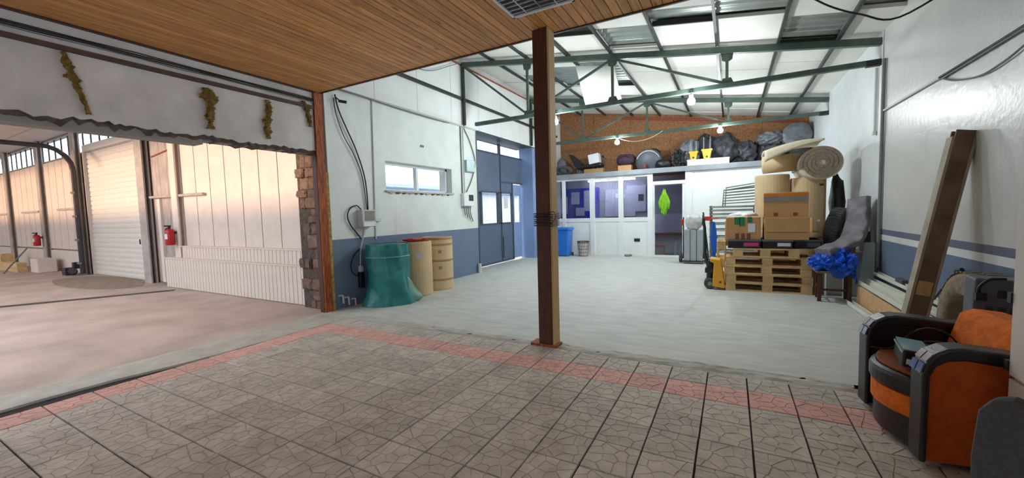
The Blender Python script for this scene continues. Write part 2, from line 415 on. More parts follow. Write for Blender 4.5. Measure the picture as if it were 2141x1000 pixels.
rt = random.Random(4)
for j in range(13):
    for i in range(23):
        cx, cy = TX0+(i+.5)*T, ED-(j+.5)*T
        if j > 7 and i > 17 or cy < .25: continue
        red = (j == 1 and i >= 0) or (i == 0 and j >= 1)
        o = bpy.data.objects.new('tile', protos['tile_red' if red else 'tile_grey', rt.randrange(3)]); S.collection.objects.link(o); o.parent = pav
        o.location = (cx+rt.uniform(-.001, .001), cy, rt.uniform(-.0025, .0015)); o.rotation_euler = (rt.uniform(-.004, .004), rt.uniform(-.004, .004), rt.randrange(4)*math.pi/2)
f = B()
for j in range(12, 44):
    for i in range(23):
        cx, cy = TX0+(i+.5)*T, ED-(j+.5)*T
        if cy < .25: f.box((cx-T/2+.0035, cy-T/2+.0035, -.03), (cx+T/2-.0035, cy+T/2-.0035, 0))
for j in range(8, 13):
    for i in range(18, 23):
        cx, cy = TX0+(i+.5)*T, ED-(j+.5)*T
        if cy >= .25: f.box((cx-T/2+.0035, cy-T/2+.0035, -.03), (cx+T/2-.0035, cy+T/2-.0035, 0))
o = obj('tile_field', f, 'tile_grey', pav); o['kind'] = 'stuff'

# ---- wooden ceiling over the foreground
CZ = 3.25; CE = 3.96
f = B().box((XL-.3, -9.2, CZ+.02), (2.1, CE-.01, CZ+.3))
ceil = struct('ceiling', f, 'dark_wood', 'varnished pine board ceiling over the foreground')
bw = .0885
f = B().box((-bw/2+.003, -9, 0), (bw/2-.003, CE, .022))
src = obj('board', f, 'pine_board', ceil, local=True, bevel=.003)
nb = int((2.0-XL)/bw)
for k in range(nb):
    mt = Matrix.Translation((XL+.02+bw*(k+.5), 0, CZ))
    if k == 0: src.matrix_local = mt
    else: inst(src, 'board', ceil, mt)
f = B().box((XL+.05, CE, CZ-.012), (2.0, CE+.025, CZ+.3))
struct('trim_1', f, 'dark_wood', 'brown edge board closing the pine ceiling')
f = B().box((XL-.2, CE-.1, CZ+.28), (2.1, CE-.02, 5.2))
struct('wall_light_stop', f, 'plaster_white', 'added unseen wall above the pine ceiling edge, closing off light')  # unseen filler wall, added to keep light from passing above the ceiling
# recessed grid lamp, switched off
th = thing('ceiling_lamp', 'square recessed grid lamp, switched off, in the pine ceiling', 'lamp', (-1.5, 3.15, CZ-.03))
x0, y0, sz = -1.8, 3.45, .6
f = B()
for a, b2 in (((x0, y0-sz, CZ-.022), (x0+.022, y0, CZ)), ((x0+sz-.022, y0-sz, CZ-.022), (x0+sz, y0, CZ)), ((x0, y0-.022, CZ-.022), (x0+sz, y0, CZ)), ((x0, y0-sz, CZ-.022), (x0+sz, y0-sz+.022, CZ))): f.box(a, b2)
obj('frame', f, 'pvc_white', th)
obj('housing', B().box((x0+.02, y0-sz+.02, CZ-.004), (x0+sz-.02, y0-.02, CZ-.001)), 'plastic_black', th)
for k in range(1, 9): obj('louvre', B().box((x0+.022, y0-k*sz/9-.003, CZ-.018), (x0+sz-.022, y0-k*sz/9+.003, CZ-.002)), 'aluminium', th)
for k in range(1, 4): obj('baffle', B().box((x0+k*sz/4-.004, y0-sz+.022, CZ-.019), (x0+k*sz/4+.004, y0-.022, CZ-.003)), 'aluminium', th)

# ---- left wall
WY0, WY1, WZ0, WZ1 = 5.22, 7.13, 1.86, 2.40
LE = 3.40; WT = .34
f = B()
f.box((XL-WT, 4.06, -.1), (XL, WY0, LE)); f.box((XL-WT, WY1, -.1), (XL, 8.12, LE))
f.box((XL-WT, WY0, -.1), (XL, WY1, WZ0)); f.box((XL-WT, WY0, WZ1), (XL, WY1, LE))
f.box((XL-WT, 11.42, -.1), (XL, 13.7, LE))
wl = struct('wall_left', f, 'paint_left', 'white and blue painted wall with a slot window')
f = B()                                            # header over the bay opening, with a broken lower edge
N_ = 170; low = []
for i in range(N_+1):
    y = -3+i*(3.93+3)/N_
    low.append((y, 2.40+.035*noise.noise(Vector((y*2.1, 0, 0)))+.05*noise.noise(Vector((y*9, 3, 0)))+.035*noise.noise(Vector((y*27, 3, 0)))))
f.prism([(XL, y, z) for y, z in low]+[(XL, 3.93, CZ), (XL, -3, CZ)], (-.07, 0, 0))
struct('wall_header', f, 'header_plaster', 'scuffed plaster header above the bay opening')
f = B()
f.prism([(XL-.02, y, z+.02+.03*noise.noise(Vector((y*14, 8, 2)))) for y, z in low]+[(XL-.02, y, z-.04+.05*noise.noise(Vector((y*11, 1, 2)))+.025*noise.noise(Vector((y*31, 1, 2)))) for y, z in low[::-1]], (-.16, 0, 0))
struct('wall_break', f, 'rubble_dark', 'broken rubble edge under the plaster header')
f = B().box((XL-.24, -3, 2.31), (XL-.03, 2.45, 2.42)); f.box((XL-.24, 2.45, 2.36), (XL-.06, 4.0, 2.42)); f.box((XL-.24, -3, 2.42), (XL-.07, 4.0, 4.3))
struct('wall_lintel', f, 'lintel_grey', 'grey concrete lintel spanning the bay opening')
f = B().box((XL-.55, -9.2, -.1), (XL, -1.2, 2.4)).box((XL-.55, -9.2, 2.4), (XL, -3, 3.3)); struct('wall_left_near', f, 'header_plaster', 'wall beside the bay opening near the viewer')
struct('trim_2', B().box((XL, -3, 3.00), (XL+.03, 3.86, 3.045)), 'brown_strip', 'brown batten along the plaster header')
struct('trim_3', B().box((XL, -3, 3.235), (XL+.045, 3.9, 3.25)), 'dark_wood', 'dark strip where header meets pine ceiling')
th = thing('cable_bundle', 'black cable bundle running along the header under the ceiling', 'cable', (XL+.02, 1, 3.08))
for k, (z, r) in enumerate(((3.115, .006), (3.13, .007), (3.10, .005), (3.145, .005))):
    pts = [(XL+.012+.01*(k % 2), -3+i*.35, z+.012*noise.noise(Vector((i*.9, k*4, 0)))) for i in range(20)]+[(XL+.02, 3.9, z)]
    obj('cable', B().tube(pts, r, 6), 'cable_black' if k != 2 else 'cable_grey', th)
# ---- rubble jamb with separate stones
f = B().box((XL-.66, 4.0, -.1), (XL-.10, 4.30, 2.45))
jamb = struct('wall_jamb', f, 'rubble_dark', 'broken rubble jamb of the bay opening')
rj = random.Random(3); z = 0
while z < 2.34:
    hh = rj.uniform(.10, .24); hh = min(hh, 2.40-z); x = XL-.11
    while x > XL-.56:
        ww = rj.uniform(.12, .34); ww = min(ww, x-(XL-.68))
        if rj.random() < .86:
            obj('stone', B().lump((x-ww/2, 3.995+rj.uniform(-.01, .04), z+hh/2), (ww*.98, .09, hh*.98), rj.random()*50, .16, 2.6, 7, False, 9), 'rubble_stone', jamb)
        x -= ww
    z += hh
# ---- corner post
th = thing('corner_post', 'rusty orange-brown post at the corner of the bay opening', 'post', (XL, 3.98, 0))
obj('core', B().box((XL-.09, 3.87, 0), (XL+.005, 4.0, 3.24)), 'dark_wood', th)
obj('facing', B().box((XL+.005, 3.875, 0), (XL+.03, 4.0, 3.24)), 'rust_post', th)
obj('edge_strip', B().box((XL-.02, 4.002, 0), (XL+.018, 4.055, 2.1)), 'old_paint', th)

# ---- insulation tufts hanging from the header
def tuft(path, wid, label, seed):
    b = B(); P = curve(path, 8); n = len(P); r = random.Random(seed)
    def fn(u, v):
        i = min(int(u*(n-1)), n-2); t = u*(n-1)-i; p = P[i].lerp(P[i+1], t)
        w_ = wid*(.35+1.0*abs(noise.noise(Vector((u*4.3, seed*3.7, 0)))))*(1.05-.9*abs(u-.35))
        a = v*2*math.pi; k = 1+.8*noise.noise(Vector((u*26, math.cos(a)*1.5+seed, math.sin(a)*1.5)))+.4*noise.noise(Vector((u*60, a*3, seed)))
        return p+Vector((.022*math.sin(a)*k+.018, math.cos(a)*w_*k, .012*noise.noise(Vector((u*30, a, seed)))))
    b.grid(fn, 90, 18)
    one('insulation_tuft', b, 'wool', label, 'insulation', 'wool tufts on the header', smooth=False)
def hp(x, y): p = PX(x, y, XL); return (XL, p.y, p.z)
tuft([hp(130, 108), hp(150, 160), hp(162, 185), hp(185, 240)], .05, 'long slanting strand of yellow wool, leftmost on the header', 1)
tuft([hp(430, 185), hp(438, 212), hp(438, 245), hp(439, 270)], .085, 'olive wool tuft with a pointed right side, second on the header', 2)
tuft([hp(558, 210), hp(560, 235), hp(557, 262), hp(560, 290)], .085, 'narrow upright wool tuft, third on the header', 3)
tuft([hp(632, 212), hp(640, 228), hp(644, 245), hp(648, 266)], .075, 'short wool tuft hanging next to the corner post', 4)

# ---- upper cladding over the ledge
f = B().box((XL-.2, 3.9, LE), (XL-.02, 13.7, 5.0)); up = struct('wall_upper', f, 'plaster_white', 'white clad upper wall above the ledge')
for k in range(9):
    y0 = 3.98+k*1.08; obj('panel', B().box((XL-.03, y0+.004, LE+.01), (XL-.008, min(y0+1.074, 13.6), 4.78)), 'panel_white', up)
struct('trim_4', B().box((XL-.02, 4.0, LE-.02), (XL+.03, 8.12, LE+.012)), 'plaster_white', 'ledge on top of the painted wall')
one('wall_rail', B().box((XL-.008, 4.6, 3.97), (XL+.045, 13.2, 4.03)), 'steel_dark', 'dark steel rail along the upper wall', 'rail')
struct('trim_5', B().box((XL-.01, 4.0, 4.74), (XL+.02, 13.5, 4.765)), 'rust_post', 'rusty strip at the top of the upper wall')

# ---- slot window
f = B(); fx0, fx1 = XL-.2, XL-.13
f.box((fx0, WY0, WZ0), (fx1, WY1, WZ0+.05)); f.box((fx0, WY0, WZ1-.05), (fx1, WY1, WZ1)); f.box((fx0, WY0, WZ0), (fx1, WY0+.05, WZ1)); f.box((fx0, WY1-.05, WZ0), (fx1, WY1, WZ1)); 
win = struct('window_1', f, 'pvc_white', 'wide slot window in the left wall')
ym = WY0+.95
obj('mullion', B().box((fx0, ym-.03, WZ0+.05), (fx1+.01, ym+.03, WZ1-.05)), 'pvc_white', win)
obj('pane', B().box((fx0+.03, WY0+.05, WZ0+.05), (fx0+.036, ym-.03, WZ1-.05)), 'glass_clear', win)
obj('pane', B().box((fx0+.03, ym+.03, WZ0+.05), (fx0+.036, WY1-.05, WZ1-.05)), 'glass_clear', win)
f = B()
f.grid(lambda u, v: Vector((XL-.16+v*.2, WY0-.02+u*(WY1-WY0+.05), WZ0+.004+.012*noise.noise(Vector((u*30, v*3, 0))))), 60, 4)
obj('sill', f, 'plaster_white', win, solid=.03)
for k in range(11):
    y = WY0+.1+k*.165
    obj('chip', B().lump((XL+.012, y, WZ0-.022), (.03, .06+.07*rj.random(), .04), k, .4, 3, 5, False), 'rubble_stone' if k % 3 else 'plaster_white', win)

# ---- gate recess and gate
GX = -5.75
f = B().box((GX-.25, 8.12, 3.38), (XL-.02, 11.42, 3.5)); f.box((XL-WT, 8.06, 3.3), (XL-.25, 8.12, 3.4))
struct('trim_6', f, 'gate_frame', 'steel head beam above the metal gate')
struct('trim_7', B().box((GX-.1, 8.10, 0), (XL-.005, 8.17, 3.38)).box((XL-.09, 8.12, 0), (XL+.012, 8.17, 3.3)), 'gate_frame', 'steel jamb post of the gate')
struct('trim_8', B().box((GX-.05, 11.22, 0), (XL+.0, 11.5, 3.38)), 'gate_light', 'pale blue jamb post of the gate')
gate = thing('metal_gate', 'blue-grey metal gate with glazed strips in the left wall', 'gate', (GX, 9.6, 0))
def gy(px): return PX(px, 420, GX).y
def leaf(y0, y1, parts, name):
    f = B()
    for (a0, a1, z0, z1) in parts['frame']: f.box((GX-.04, a0, z0), (GX+.04, a1, z1))
    lf = obj(name, f, 'gate_frame', gate)
    for (a0, a1, z0, z1) in parts['solid']: obj('sheet', B().box((GX-.03, a0, z0), (GX+.02, a1, z1)), 'gate_blue', lf)
    for (a0, a1, z0, z1) in parts['glass']:
        obj('pane', B().box((GX-.012, a0, z0), (GX-.006, a1, z1)), 'glass_clear', lf)
    return lf
A0, A1 = 8.1, gy(1046); B1 = gy(1070); C1 = 11.24
leaf(A0, A1, dict(solid=[(A0, A1, .05, 1.13), (A0, A1, 2.0, 3.05)], glass=[(A0, A1, 1.13, 2.0), (A0, A1, 3.05, 3.34)],
     frame=[(A0, A1, .03, .08), (A1-.025, A1+.02, .03, 3.36), (A0, A1, 3.03, 3.07), (A0, A1, 1.98, 2.02), (A0, A1, 1.11, 1.15), (gy(1004), gy(1006), 1.13, 2.0), (gy(1040), A1, 1.13, 2.0)]), 'left_leaf')
leaf(A1, C1, dict(solid=[(A1, B1, .05, 1.13), (A1, C1, 2.3, 3.05), (A1, B1, 2.0, 2.3)], glass=[(A1+.06, B1, 1.13, 2.0), (A1, C1, 3.05, 3.34)],
     frame=[(A1, B1, .03, .08), (B1-.025, B1+.025, .03, 2.3), (A1, C1, 3.03, 3.07), (A1, C1, 2.28, 2.32), (A1, B1, 1.98, 2.02), (A1, B1, 1.11, 1.15)]), 'right_leaf')
wk = obj('wicket_door', B().box((GX-.02, B1+.03, .06), (GX+.02, C1-.09, 1.13)), 'gate_light', gate)
obj('top_sheet', B().box((GX-.02, B1+.03, 1.95), (GX+.02, C1-.09, 2.26)), 'gate_light', wk)
obj('pane', B().box((GX-.01, B1+.1, 1.13), (GX-.004, C1-.16, 1.95)), 'glass_clear', wk)
obj('frame', B().box((GX-.03, B1+.03, 1.11), (GX+.03, B1+.1, 1.97)).box((GX-.03, C1-.16, 1.11), (GX+.03, C1-.09, 1.97)), 'gate_light', wk)
obj('notice', B().box((GX+.0, A1+.2, 1.55), (GX+.012, A1+.42, 1.9)), 'paper', gate)
obj('bolt', B().tube([(GX+.05, A1+.04, .15), (GX+.05, A1+.04, .75)], .012), 'steel_dark', gate)
one('jamb_stub', B().tube([(XL+.05, 8.05, 0), (XL+.05, 8.05, .22)], .045, 10), 'cable_white', 'short white pipe stub at the foot of the gate jamb', 'pipe')

# ---- back wall (chipboard) and office volume
OY = 12.5; BY = 13.6; OZ = 2.46
f = B().box((-7, BY+.02, -.1), (2.1, BY+.15, 5.2)); wb = struct('wall_back', f, 'osb', 'chipboard-clad back wall of the hall')
for k in range(6):
    x0 = XL+k*1.22
    f = B(); x1 = min(x0+1.215, 2.0)
    f.prism([(x0, BY, OZ+.1), (x1, BY, OZ+.1), (x1, BY, roofz(x1)-.06), (x0, BY, roofz(x0)-.06)], (0, .02, 0)); obj('panel', f, 'osb', wb)
f = B(); f.bar((-3.2, BY-.03, roofz(-3.2)-.12), (1.8, BY-.03, roofz(1.8)-.12), .05, .05); struct('trim_9', f, 'red_edge', 'red batten at the top of the chipboard wall')

# ---- right wall
PYL = 7.55
struct('wall_right', B().box((XR, -1.0, -.1), (XR+.25, PYL, 4.3)).box((XR, -9.2, -.1), (XR+.25, -8.8, 4.3)).box((XR, -8.8, -.1), (XR+.25, -1.0, .30)).box((XR, -8.8, 3.17), (XR+.25, -1.0, 4.3)), 'paint_right', 'pale glossy painted right wall with blue dado')
struct('wall_right_far', B().box((XR-.015, PYL, -.1), (XR+.25, 13.7, 4.3)), 'paint_right_far', 'pale far part of the right wall')
struct('wall_behind', B().box((-6, -9.2, -.1), (2.1, -9, 5)), 'plaster_white', 'wall behind the viewer')
wn = struct('window_added', B().box((XR+.1, -8.8, .30), (XR+.16, -1.0, .37)).box((XR+.1, -8.8, 3.10), (XR+.16, -1.0, 3.17)), 'pvc_white', 'added unseen window band beside the viewer, lighting the foreground')  # unseen window, added to bring daylight onto the foreground
for k in range(6): obj('mullion', B().box((XR+.1, -8.8+k*1.56-.03, .37), (XR+.16, -8.8+k*1.56+.03, 3.10)), 'pvc_white', wn)
for k in range(5): obj('pane', B().box((XR+.125, -8.77+k*1.56, .37), (XR+.131, -8.8+(k+1)*1.56-.03, 3.10)), 'glass_clear', wn)
one('wall_conduit', B().tube([(XR-.03, 7.42, .5), (XR-.03, 7.42, 3.38)], .022, 8).box((XR-.012, 7.46, 0), (XR, 7.56, 3.4)), 'cable_grey', 'grey vertical conduit on the right wall under the truss', 'conduit', smooth=False)
one('wall_pipe', B().tube([(XR-.04, 7.72, 2.42), (XR-.04, 7.72, 3.35)], .018, 8).lathe([(.03, 0), (.03, .05)], (XR-.04, 7.72, 2.40), 8), 'cable_white', 'short white pipe beside the conduit near the truss end', 'pipe')

# ================================================================== ROOF
PUR = [-4.57, -3.73, -2.84, -1.99, -1.10, -.23, .62, 1.36]
f = B()
n_ = 150
def corr(u, v):
    x = -5.5+7.6*v; y = 3.8+9.9*u
    return Vector((x, y, roofz(x)+.105+.016*math.sin(y*2*math.pi/.19)))
f.grid(corr, 420, 2)
roof = struct('ceiling_hall', f, 'corrugated', 'sloping hall roof of corrugated sheet and white insulation boards')
roof.data.polygons.foreach_set('use_smooth', [True]*len(roof.data.polygons))
bays = [XL-.05]+PUR+[XR+.05]
missing = {4: [(6.68, 7.55)], 3: [(6.45, 6.74)], 5: [(6.15, 6.66)], 6: [(5.75, 6.66)], 7: [(6.8, 7.8)], 2: [(8.45, 10.1)], 8: [(6.55, 6.75)], 1: [(9.0, 9.8)]}
missing[3] = [(6.42, 6.76), (8.3, 10.0)]
rr_ = random.Random(9)
for k in range(len(bays)-1):
    xa, xb = bays[k]+.012, bays[k+1]-.012; cuts = []
    y = 3.85; stops = sorted(missing.get(k, []))
    segs = []
    for a, b2 in stops+[(13.58, 13.58)]:
        while y < a-.02:
            e = min(y+rr_.choice((1.25, 1.0, 1.5)), a)
            if a-e < .35: e = a
            segs.append((y, e)); y = e
        y = max(y, b2)
    for a, e in segs:
        f = B(); dz = rr_.uniform(-.006, .006); t1 = rr_.uniform(-.012, .012)
        f.prism([(xa, a+.006, roofz(xa)+.03+dz), (xb, a+.006, roofz(xb)+.03+dz), (xb, e-.006, roofz(xb)+.03+dz+t1), (xa, e-.006, roofz(xa)+.03+dz+t1)], (0, 0, .05))
        obj('panel', f, 'foam_white', roof)
    for a, b2 in stops:
        if k in (3, 5, 7): obj('panel_edge', B().bar((xa, b2+.01, roofz(xa)+.04), (xb, b2+.01, roofz(xb)+.04), .03, .07), 'steel_dark', roof)
for x in PUR:
    f = B().box((x-.02, 3.95, roofz(x)-.035), (x+.02, 13.58, roofz(x)+.015)); obj('purlin', f, 'steel_dark', roof)
f = B()                                           # a loose board hanging down behind the near truss
q = [PY(1203, 138, 7.95), PY(1283, 138, 7.95), PY(1300, 212, 8.6), PY(1224, 221, 8.6)]
f.prism(q, (0, .04, .02)); obj('hanging_panel', f, 'foam_white', roof, bevel=.004)

# ---- steel trusses
def truss(y, label, sc=1.0):
    th = thing('roof_truss', label, 'truss', (XL+.05, y, 3.38), group='green steel trusses under the roof')
    zt = lambda x: roofz(x)-.10; zb = 3.40; xe = XR-.02
    obj('top_chord', B().bar((XL+.05, y, zt(XL+.05)), (xe, y, zt(xe)), .07, .10), 'steel_green', th)
    obj('bottom_chord', B().bar((XL+.35, y, zb), (xe, y, zb), .07, .075), 'steel_green', th)
    obj('end_post', B().box((XL+.02, y-.03, 3.42), (XL+.075, y+.03, zt(XL)+.03)), 'steel_dark', th)
    nodes = [-3.70, -1.95, -.08]
    for x in nodes:
        obj('web_post', B().bar((x, y, zb), (x, y, zt(x)), .045, .045), 'steel_green', th)
        obj('gusset', B().prism([(x-.09, y-.012, zt(x)-.04), (x+.09, y-.012, zt(x)-.06), (x+.075, y-.012, zt(x)-.15), (x, y-.012, zt(x)-.19), (x-.075, y-.012, zt(x)-.15)], (0, .024, 0)), 'steel_green', th)
        obj('gusset', B().prism([(x-.10, y-.012, zb+.03), (x+.10, y-.012, zb+.03), (x+.06, y-.012, zb+.12), (x-.06, y-.012, zb+.12)], (0, .024, 0)), 'steel_green', th)
    for a, b2 in (((XL+.08, zt(XL)-.05), (-3.70, zb+.03)), ((-3.70, zb+.03), (-1.95, zt(-1.95)-.04)), ((-1.95, zt(-1.95)-.04), (-.08, zb+.03)), ((-.08, zb+.03), (xe-.3, zt(xe-.3)-.03))):
        if a[0] == -.08: continue
        obj('diagonal', B().bar((a[0], y, a[1]), (b2[0], y, b2[1]), .04, .04), 'steel_green', th)
    obj('bearing', B().box((xe-.16, y-.04, zb-.05), (xe+.015, y+.04, zb+.03)), 'steel_dark', th)
truss(7.62, 'nearer green steel roof truss crossing behind the brown timber pillar')
truss(11.1, 'farther green steel roof truss in front of the chipboard wall')

# ---- bare LED lamps under the trusses
def lamp(p, zt, label):
    th = thing('led_lamp', label, 'lamp', p, group='bare LED lamps under the trusses'); p = vec(p)
    b = B().lathe([(.001, -.062), (.035, -.056), (.055, -.036), (.062, -.008), (.056, .022), (.038, .045), (.03, .05)], p, 20); obj('bulb', b, 'bulb', th, smooth=True)
    obj('socket', B().lathe([(.032, .05), (.032, .10), (.018, .125)], p, 14), 'pvc_white', th)
    obj('cord', B().tube([p+Vector((0, 0, .12)), (p.x, p.y, zt)], .006, 6), 'cable_white', th)
lamp((-3.08, 7.56, 3.2), 3.40, 'lit bare bulb right beside the brown timber pillar')
lamp((-.61, 7.56, 3.22), 3.40, 'highest lit bare bulb, hanging from the nearer truss to the right')
lamp((-2.72, 11.05, 3.24), 3.40, 'lit bare bulb hanging above the row of office windows')
lamp((-.25, 11.05, 3.26), 3.40, 'lit bare bulb hanging above the yellow tools on the office roof')
one('lamp_wire', B().tube(sag((-2.66, 11.0, 3.33), (-1.55, 11.0, 3.40), .16), .008, 6), 'cable_white', 'white wire sagging from the farther truss beside a bulb', 'cable')

# ================================================================== TIMBER PILLAR
th = thing('timber_pillar', 'dark brown built-up timber pillar standing at the paving edge', 'pillar', (-1.69, 3.87, 0))
obj('plank', B().box((-1.782, 3.80, .03), (-1.722, 3.94, CZ)), 'dark_wood', th, bevel=.004)
obj('plank', B().box((-1.720, 3.79, .03), (-1.628, 3.94, CZ)), 'dark_wood', th, bevel=.004)
obj('edge_board', B().box((-1.626, 3.80, .03), (-1.604, 3.95, CZ)), 'raw_wood', th, bevel=.003)
obj('foot', B().box((-1.88, 3.79, .0), (-1.58, 3.95, .03)), 'rust_post', th, bevel=.004)
b = B()
for k in range(7):
    z = 1.28+.02*k; r = .005
    b.tube([(-1.80, 3.78, z), (-1.69, 3.772, z+.02*math.sin(k*2.1)), (-1.59, 3.78, z-.01), (-1.59, 3.96, z), (-1.80, 3.96, z+.01), (-1.80, 3.78, z)], r, 5)
b.tube(curve([(-1.6, 3.775, 1.3), (-1.55, 3.77, 1.36), (-1.58, 3.77, 1.42), (-1.66, 3.77, 1.38)]), .004, 5)
obj('wire_wrap', b, 'cable_black', th)

# ================================================================== SIDE BAY (ANNEX)
AY = 4.3
f = B()
f.box((-12.4, AY, -.1), (-5.9, AY+.2, 4.4)); f.box((-34, AY, -.1), (-15.9, AY+.2, 3.42)); f.box((-15.9, AY, 3.45), (-12.4, AY+.2, 3.6)); f.box((-34, AY, 4.08), (-12.4, AY+.2, 4.4))
wa = struct('wall_annex', f, 'annex_gap', 'white clad back wall of the side bay')
x = -10.32
while x < -6.05:
    obj('panel', B().box((x+.012, AY-.05, .9), (min(x+.557, -5.95), AY, 3.3)), 'annex_panel', wa); x += .5675
x = -10.9; ks = None
while x < -6.0:
    if ks is None:
        ks = obj('slat', B().box((.006, 0, 0), (.107, .04, .63)), 'annex_panel', wa, local=True); ks.matrix_local = Matrix.Translation((x, 4.06, .01))
        ls = obj('ledge_slat', B().box((.006, 0, 0), (.107, .04, .24)), 'annex_panel', wa, local=True); ls.matrix_local = Matrix.Translation((-10.3, 4.15, .65))
    else:
        inst(ks, 'slat', wa, Matrix.Translation((x, 4.06, .01)))
        if x > -10.25: inst(ls, 'ledge_slat', wa, Matrix.Translation((x, 4.15, .65)))
    x += .113
obj('cap', B().box((-10.95, 4.04, .635), (-5.97, 4.3, .655)), 'annex_panel', wa); obj('cap', B().box((-10.33, 4.13, .89), (-5.97, 4.3, .91)), 'annex_panel', wa)
obj('kick_backing', B().box((-10.88, 4.10, 0), (-5.98, 4.3, .63)), 'annex_old', wa)
for k in range(3): obj('old_panel', B().box((-11.75+k*.38+.005, AY-.03, .05), (-11.75+(k+1)*.38-.005, AY, 3.4)), 'annex_old', wa)
obj('batten', B().box((-11.5, AY-.08, .05), (-11.36, AY-.03, 1.95)), 'annex_panel', wa)
one('wall_pole', B().tube([(-11.75, AY-.1, 2.0), (-9.35, AY-.1, 1.97)], .03, 8), 'steel_grey', 'grey horizontal pole fixed across the side bay wall', 'pole')
one('wall_rust_line', B().tube([(-11.7, AY-.05, 2.92), (-11.0, AY-.05, 2.99), (-10.75, AY-.05, 3.02)], .012, 5), 'rust_post', 'thin rusty bracket high on the side bay wall', 'bracket')
def column(x, wdt, label, m='steel_grey', y0=4.14, z1=4.1):
    th = thing('steel_column', label, 'column', (x, y0+.1, 0))
    obj('flange', B().box((x-wdt/2, y0, 0), (x+wdt/2, y0+.03, z1)), m, th); obj('web', B().box((x-.02, y0+.03, 0), (x+.02, AY-.04, z1)), m, th)
    obj('flange', B().box((x-wdt/2, AY-.06, 0), (x+wdt/2, AY-.03, z1)), m, th)
column(-10.47, .24, 'pale steel column with the nearer fire extinguisher', 'annex_panel')
column(-12.05, .36, 'broad grey steel column right of the roller shutter')
column(-16.2, .3, 'steel column left of the roller shutter, beside the dark pipe')
column(-19.45, .28, 'steel column carrying the farther fire extinguisher')
column(-23.2, .28, 'steel column at the left edge of the view')
column(-27.5, .36, 'steel column far away in the side bay')
# roller shutter
sh = struct('door_1', B().box((-15.9, AY+.05, 0), (-12.4, AY+.09, 3.5)), 'shutter', 'white ribbed roller shutter')
ss = None
for k in range(27):
    mt = Matrix.Translation((0, AY, .005+k*.129))
    if ss is None:
        f = B(); f.prism([(-15.88, .05, .002), (-15.88, .03, .012), (-15.88, .024, .062), (-15.88, .03, .114), (-15.88, .05, .126)], (3.46, 0, 0)); ss = obj('slat', f, 'shutter', sh, local=True); ss.matrix_local = mt
    else: inst(ss, 'slat', sh, mt)
obj('housing', B().box((-15.95, AY-.02, 3.44), (-12.35, AY+.05, 3.62)), 'shutter', sh)
for x in (-15.98, -12.42): obj('side_guide', B().box((x, AY-.02, 0), (x+.1, AY+.06, 3.45)), 'annex_panel', sh)
obj('handle', B().tube([(-12.7, AY-.03, .9), (-12.7, AY-.03, 1.02)], .015), 'steel_dark', sh)
pp = [(-15.9, AY-.24, .05), (-15.9, AY-.24, 2.9)]+[(-15.9, AY-.24-.55*(1-math.cos(t)), 2.9+.62*math.sin(t)) for t in (.35, .7, 1.05, 1.35, 1.57)]+[(-15.9, -6, 3.55)]
th = thing('door_track', 'dark curved door track beside the roller shutter', 'track', (-15.9, AY-.24, 0))
obj('track', B().tube(pp, .06, 8), 'pipe_dark', th)
for z in (.35, 1.0, 1.65, 2.3): obj('clip', B().cbox((-15.9, AY-.30, z), (.16, .05, .05)), 'galvanised', th)
# panels, ledges and clerestory left of the shutter
x = -16.4
while x > -30:
    obj('panel', B().box((x-.60, AY-.04, .68), (x-.015, AY, 3.38)), 'annex_panel', wa); x -= .61
obj('kick_panel', B().box((-30, AY-.05, 0), (-16.35, AY, .64)), 'annex_panel', wa)
for a, b2 in ((-19.1, -16.6), (-22.8, -19.9), (-27, -23.6)):
    obj('vent_ledge', B().box((a+1.0, AY-.12, 1.86), (b2, AY-.04, 1.92)), 'steel_grey', wa)
cw = struct('window_2', B().box((-30, AY+.02, 3.40), (-12.4, AY+.1, 3.46)).box((-30, AY+.02, 4.04), (-12.4, AY+.1, 4.1)), 'steel_grey', 'clerestory window band of the side bay')
x = -12.5; k = 0
while x > -29:
    obj('mullion', B().box((x-.018, AY+.03, 3.45), (x+.018, AY+.06, 4.06)), 'pipe_dark', cw); obj('pane', B().box((x-.56, AY+.05, 3.46), (x-.03, AY+.056, 4.05)), 'glass_clear', cw); x -= .59
f = B()
f.box((-34, 1.0, 4.1), (-5.85, 4.5, 4.3)); f.box((-34, -2.5, 4.1), (-13, 1.0, 4.3)); f.box((-34, -12, 4.1), (-5.85, -6, 4.3)); f.box((-6.4, -6, 4.1), (-5.85, 1.0, 4.3)); f.box((-34, -6, 4.1), (-30, -2.5, 4.3))  # gap between the slabs: unseen skylight added to brighten the bay
ca = struct('ceiling_annex', f, 'annex_ceiling', 'pale board ceiling of the side bay with an added unseen skylight opening')
for k in range(14): obj('seam', B().box((-30, -6+k*.8, 4.085), (-13, -5.985+k*.8, 4.1)), 'steel_grey', ca)
struct('wall_annex_front', B().box((-34, -12.2, -.1), (-5.9, -12, 2.5)).box((-34, -12.2, 4.1), (-5.9, -12, 4.4)), 'annex_old', 'far side wall of the side bay with an open band shaped for the sun patch')  # unseen wall; its open band is placed so low sun strikes the back wall
struct('wall_annex_end', B().box((-34.2, -12, -.1), (-34, 4.5, 4.4)), 'annex_old', 'end wall of the side bay')
struct('wall_annex_side', B().box((-6.0, -12, -.1), (-5.91, -1.2, 4.4)), 'annex_old', 'inner wall of the side bay')
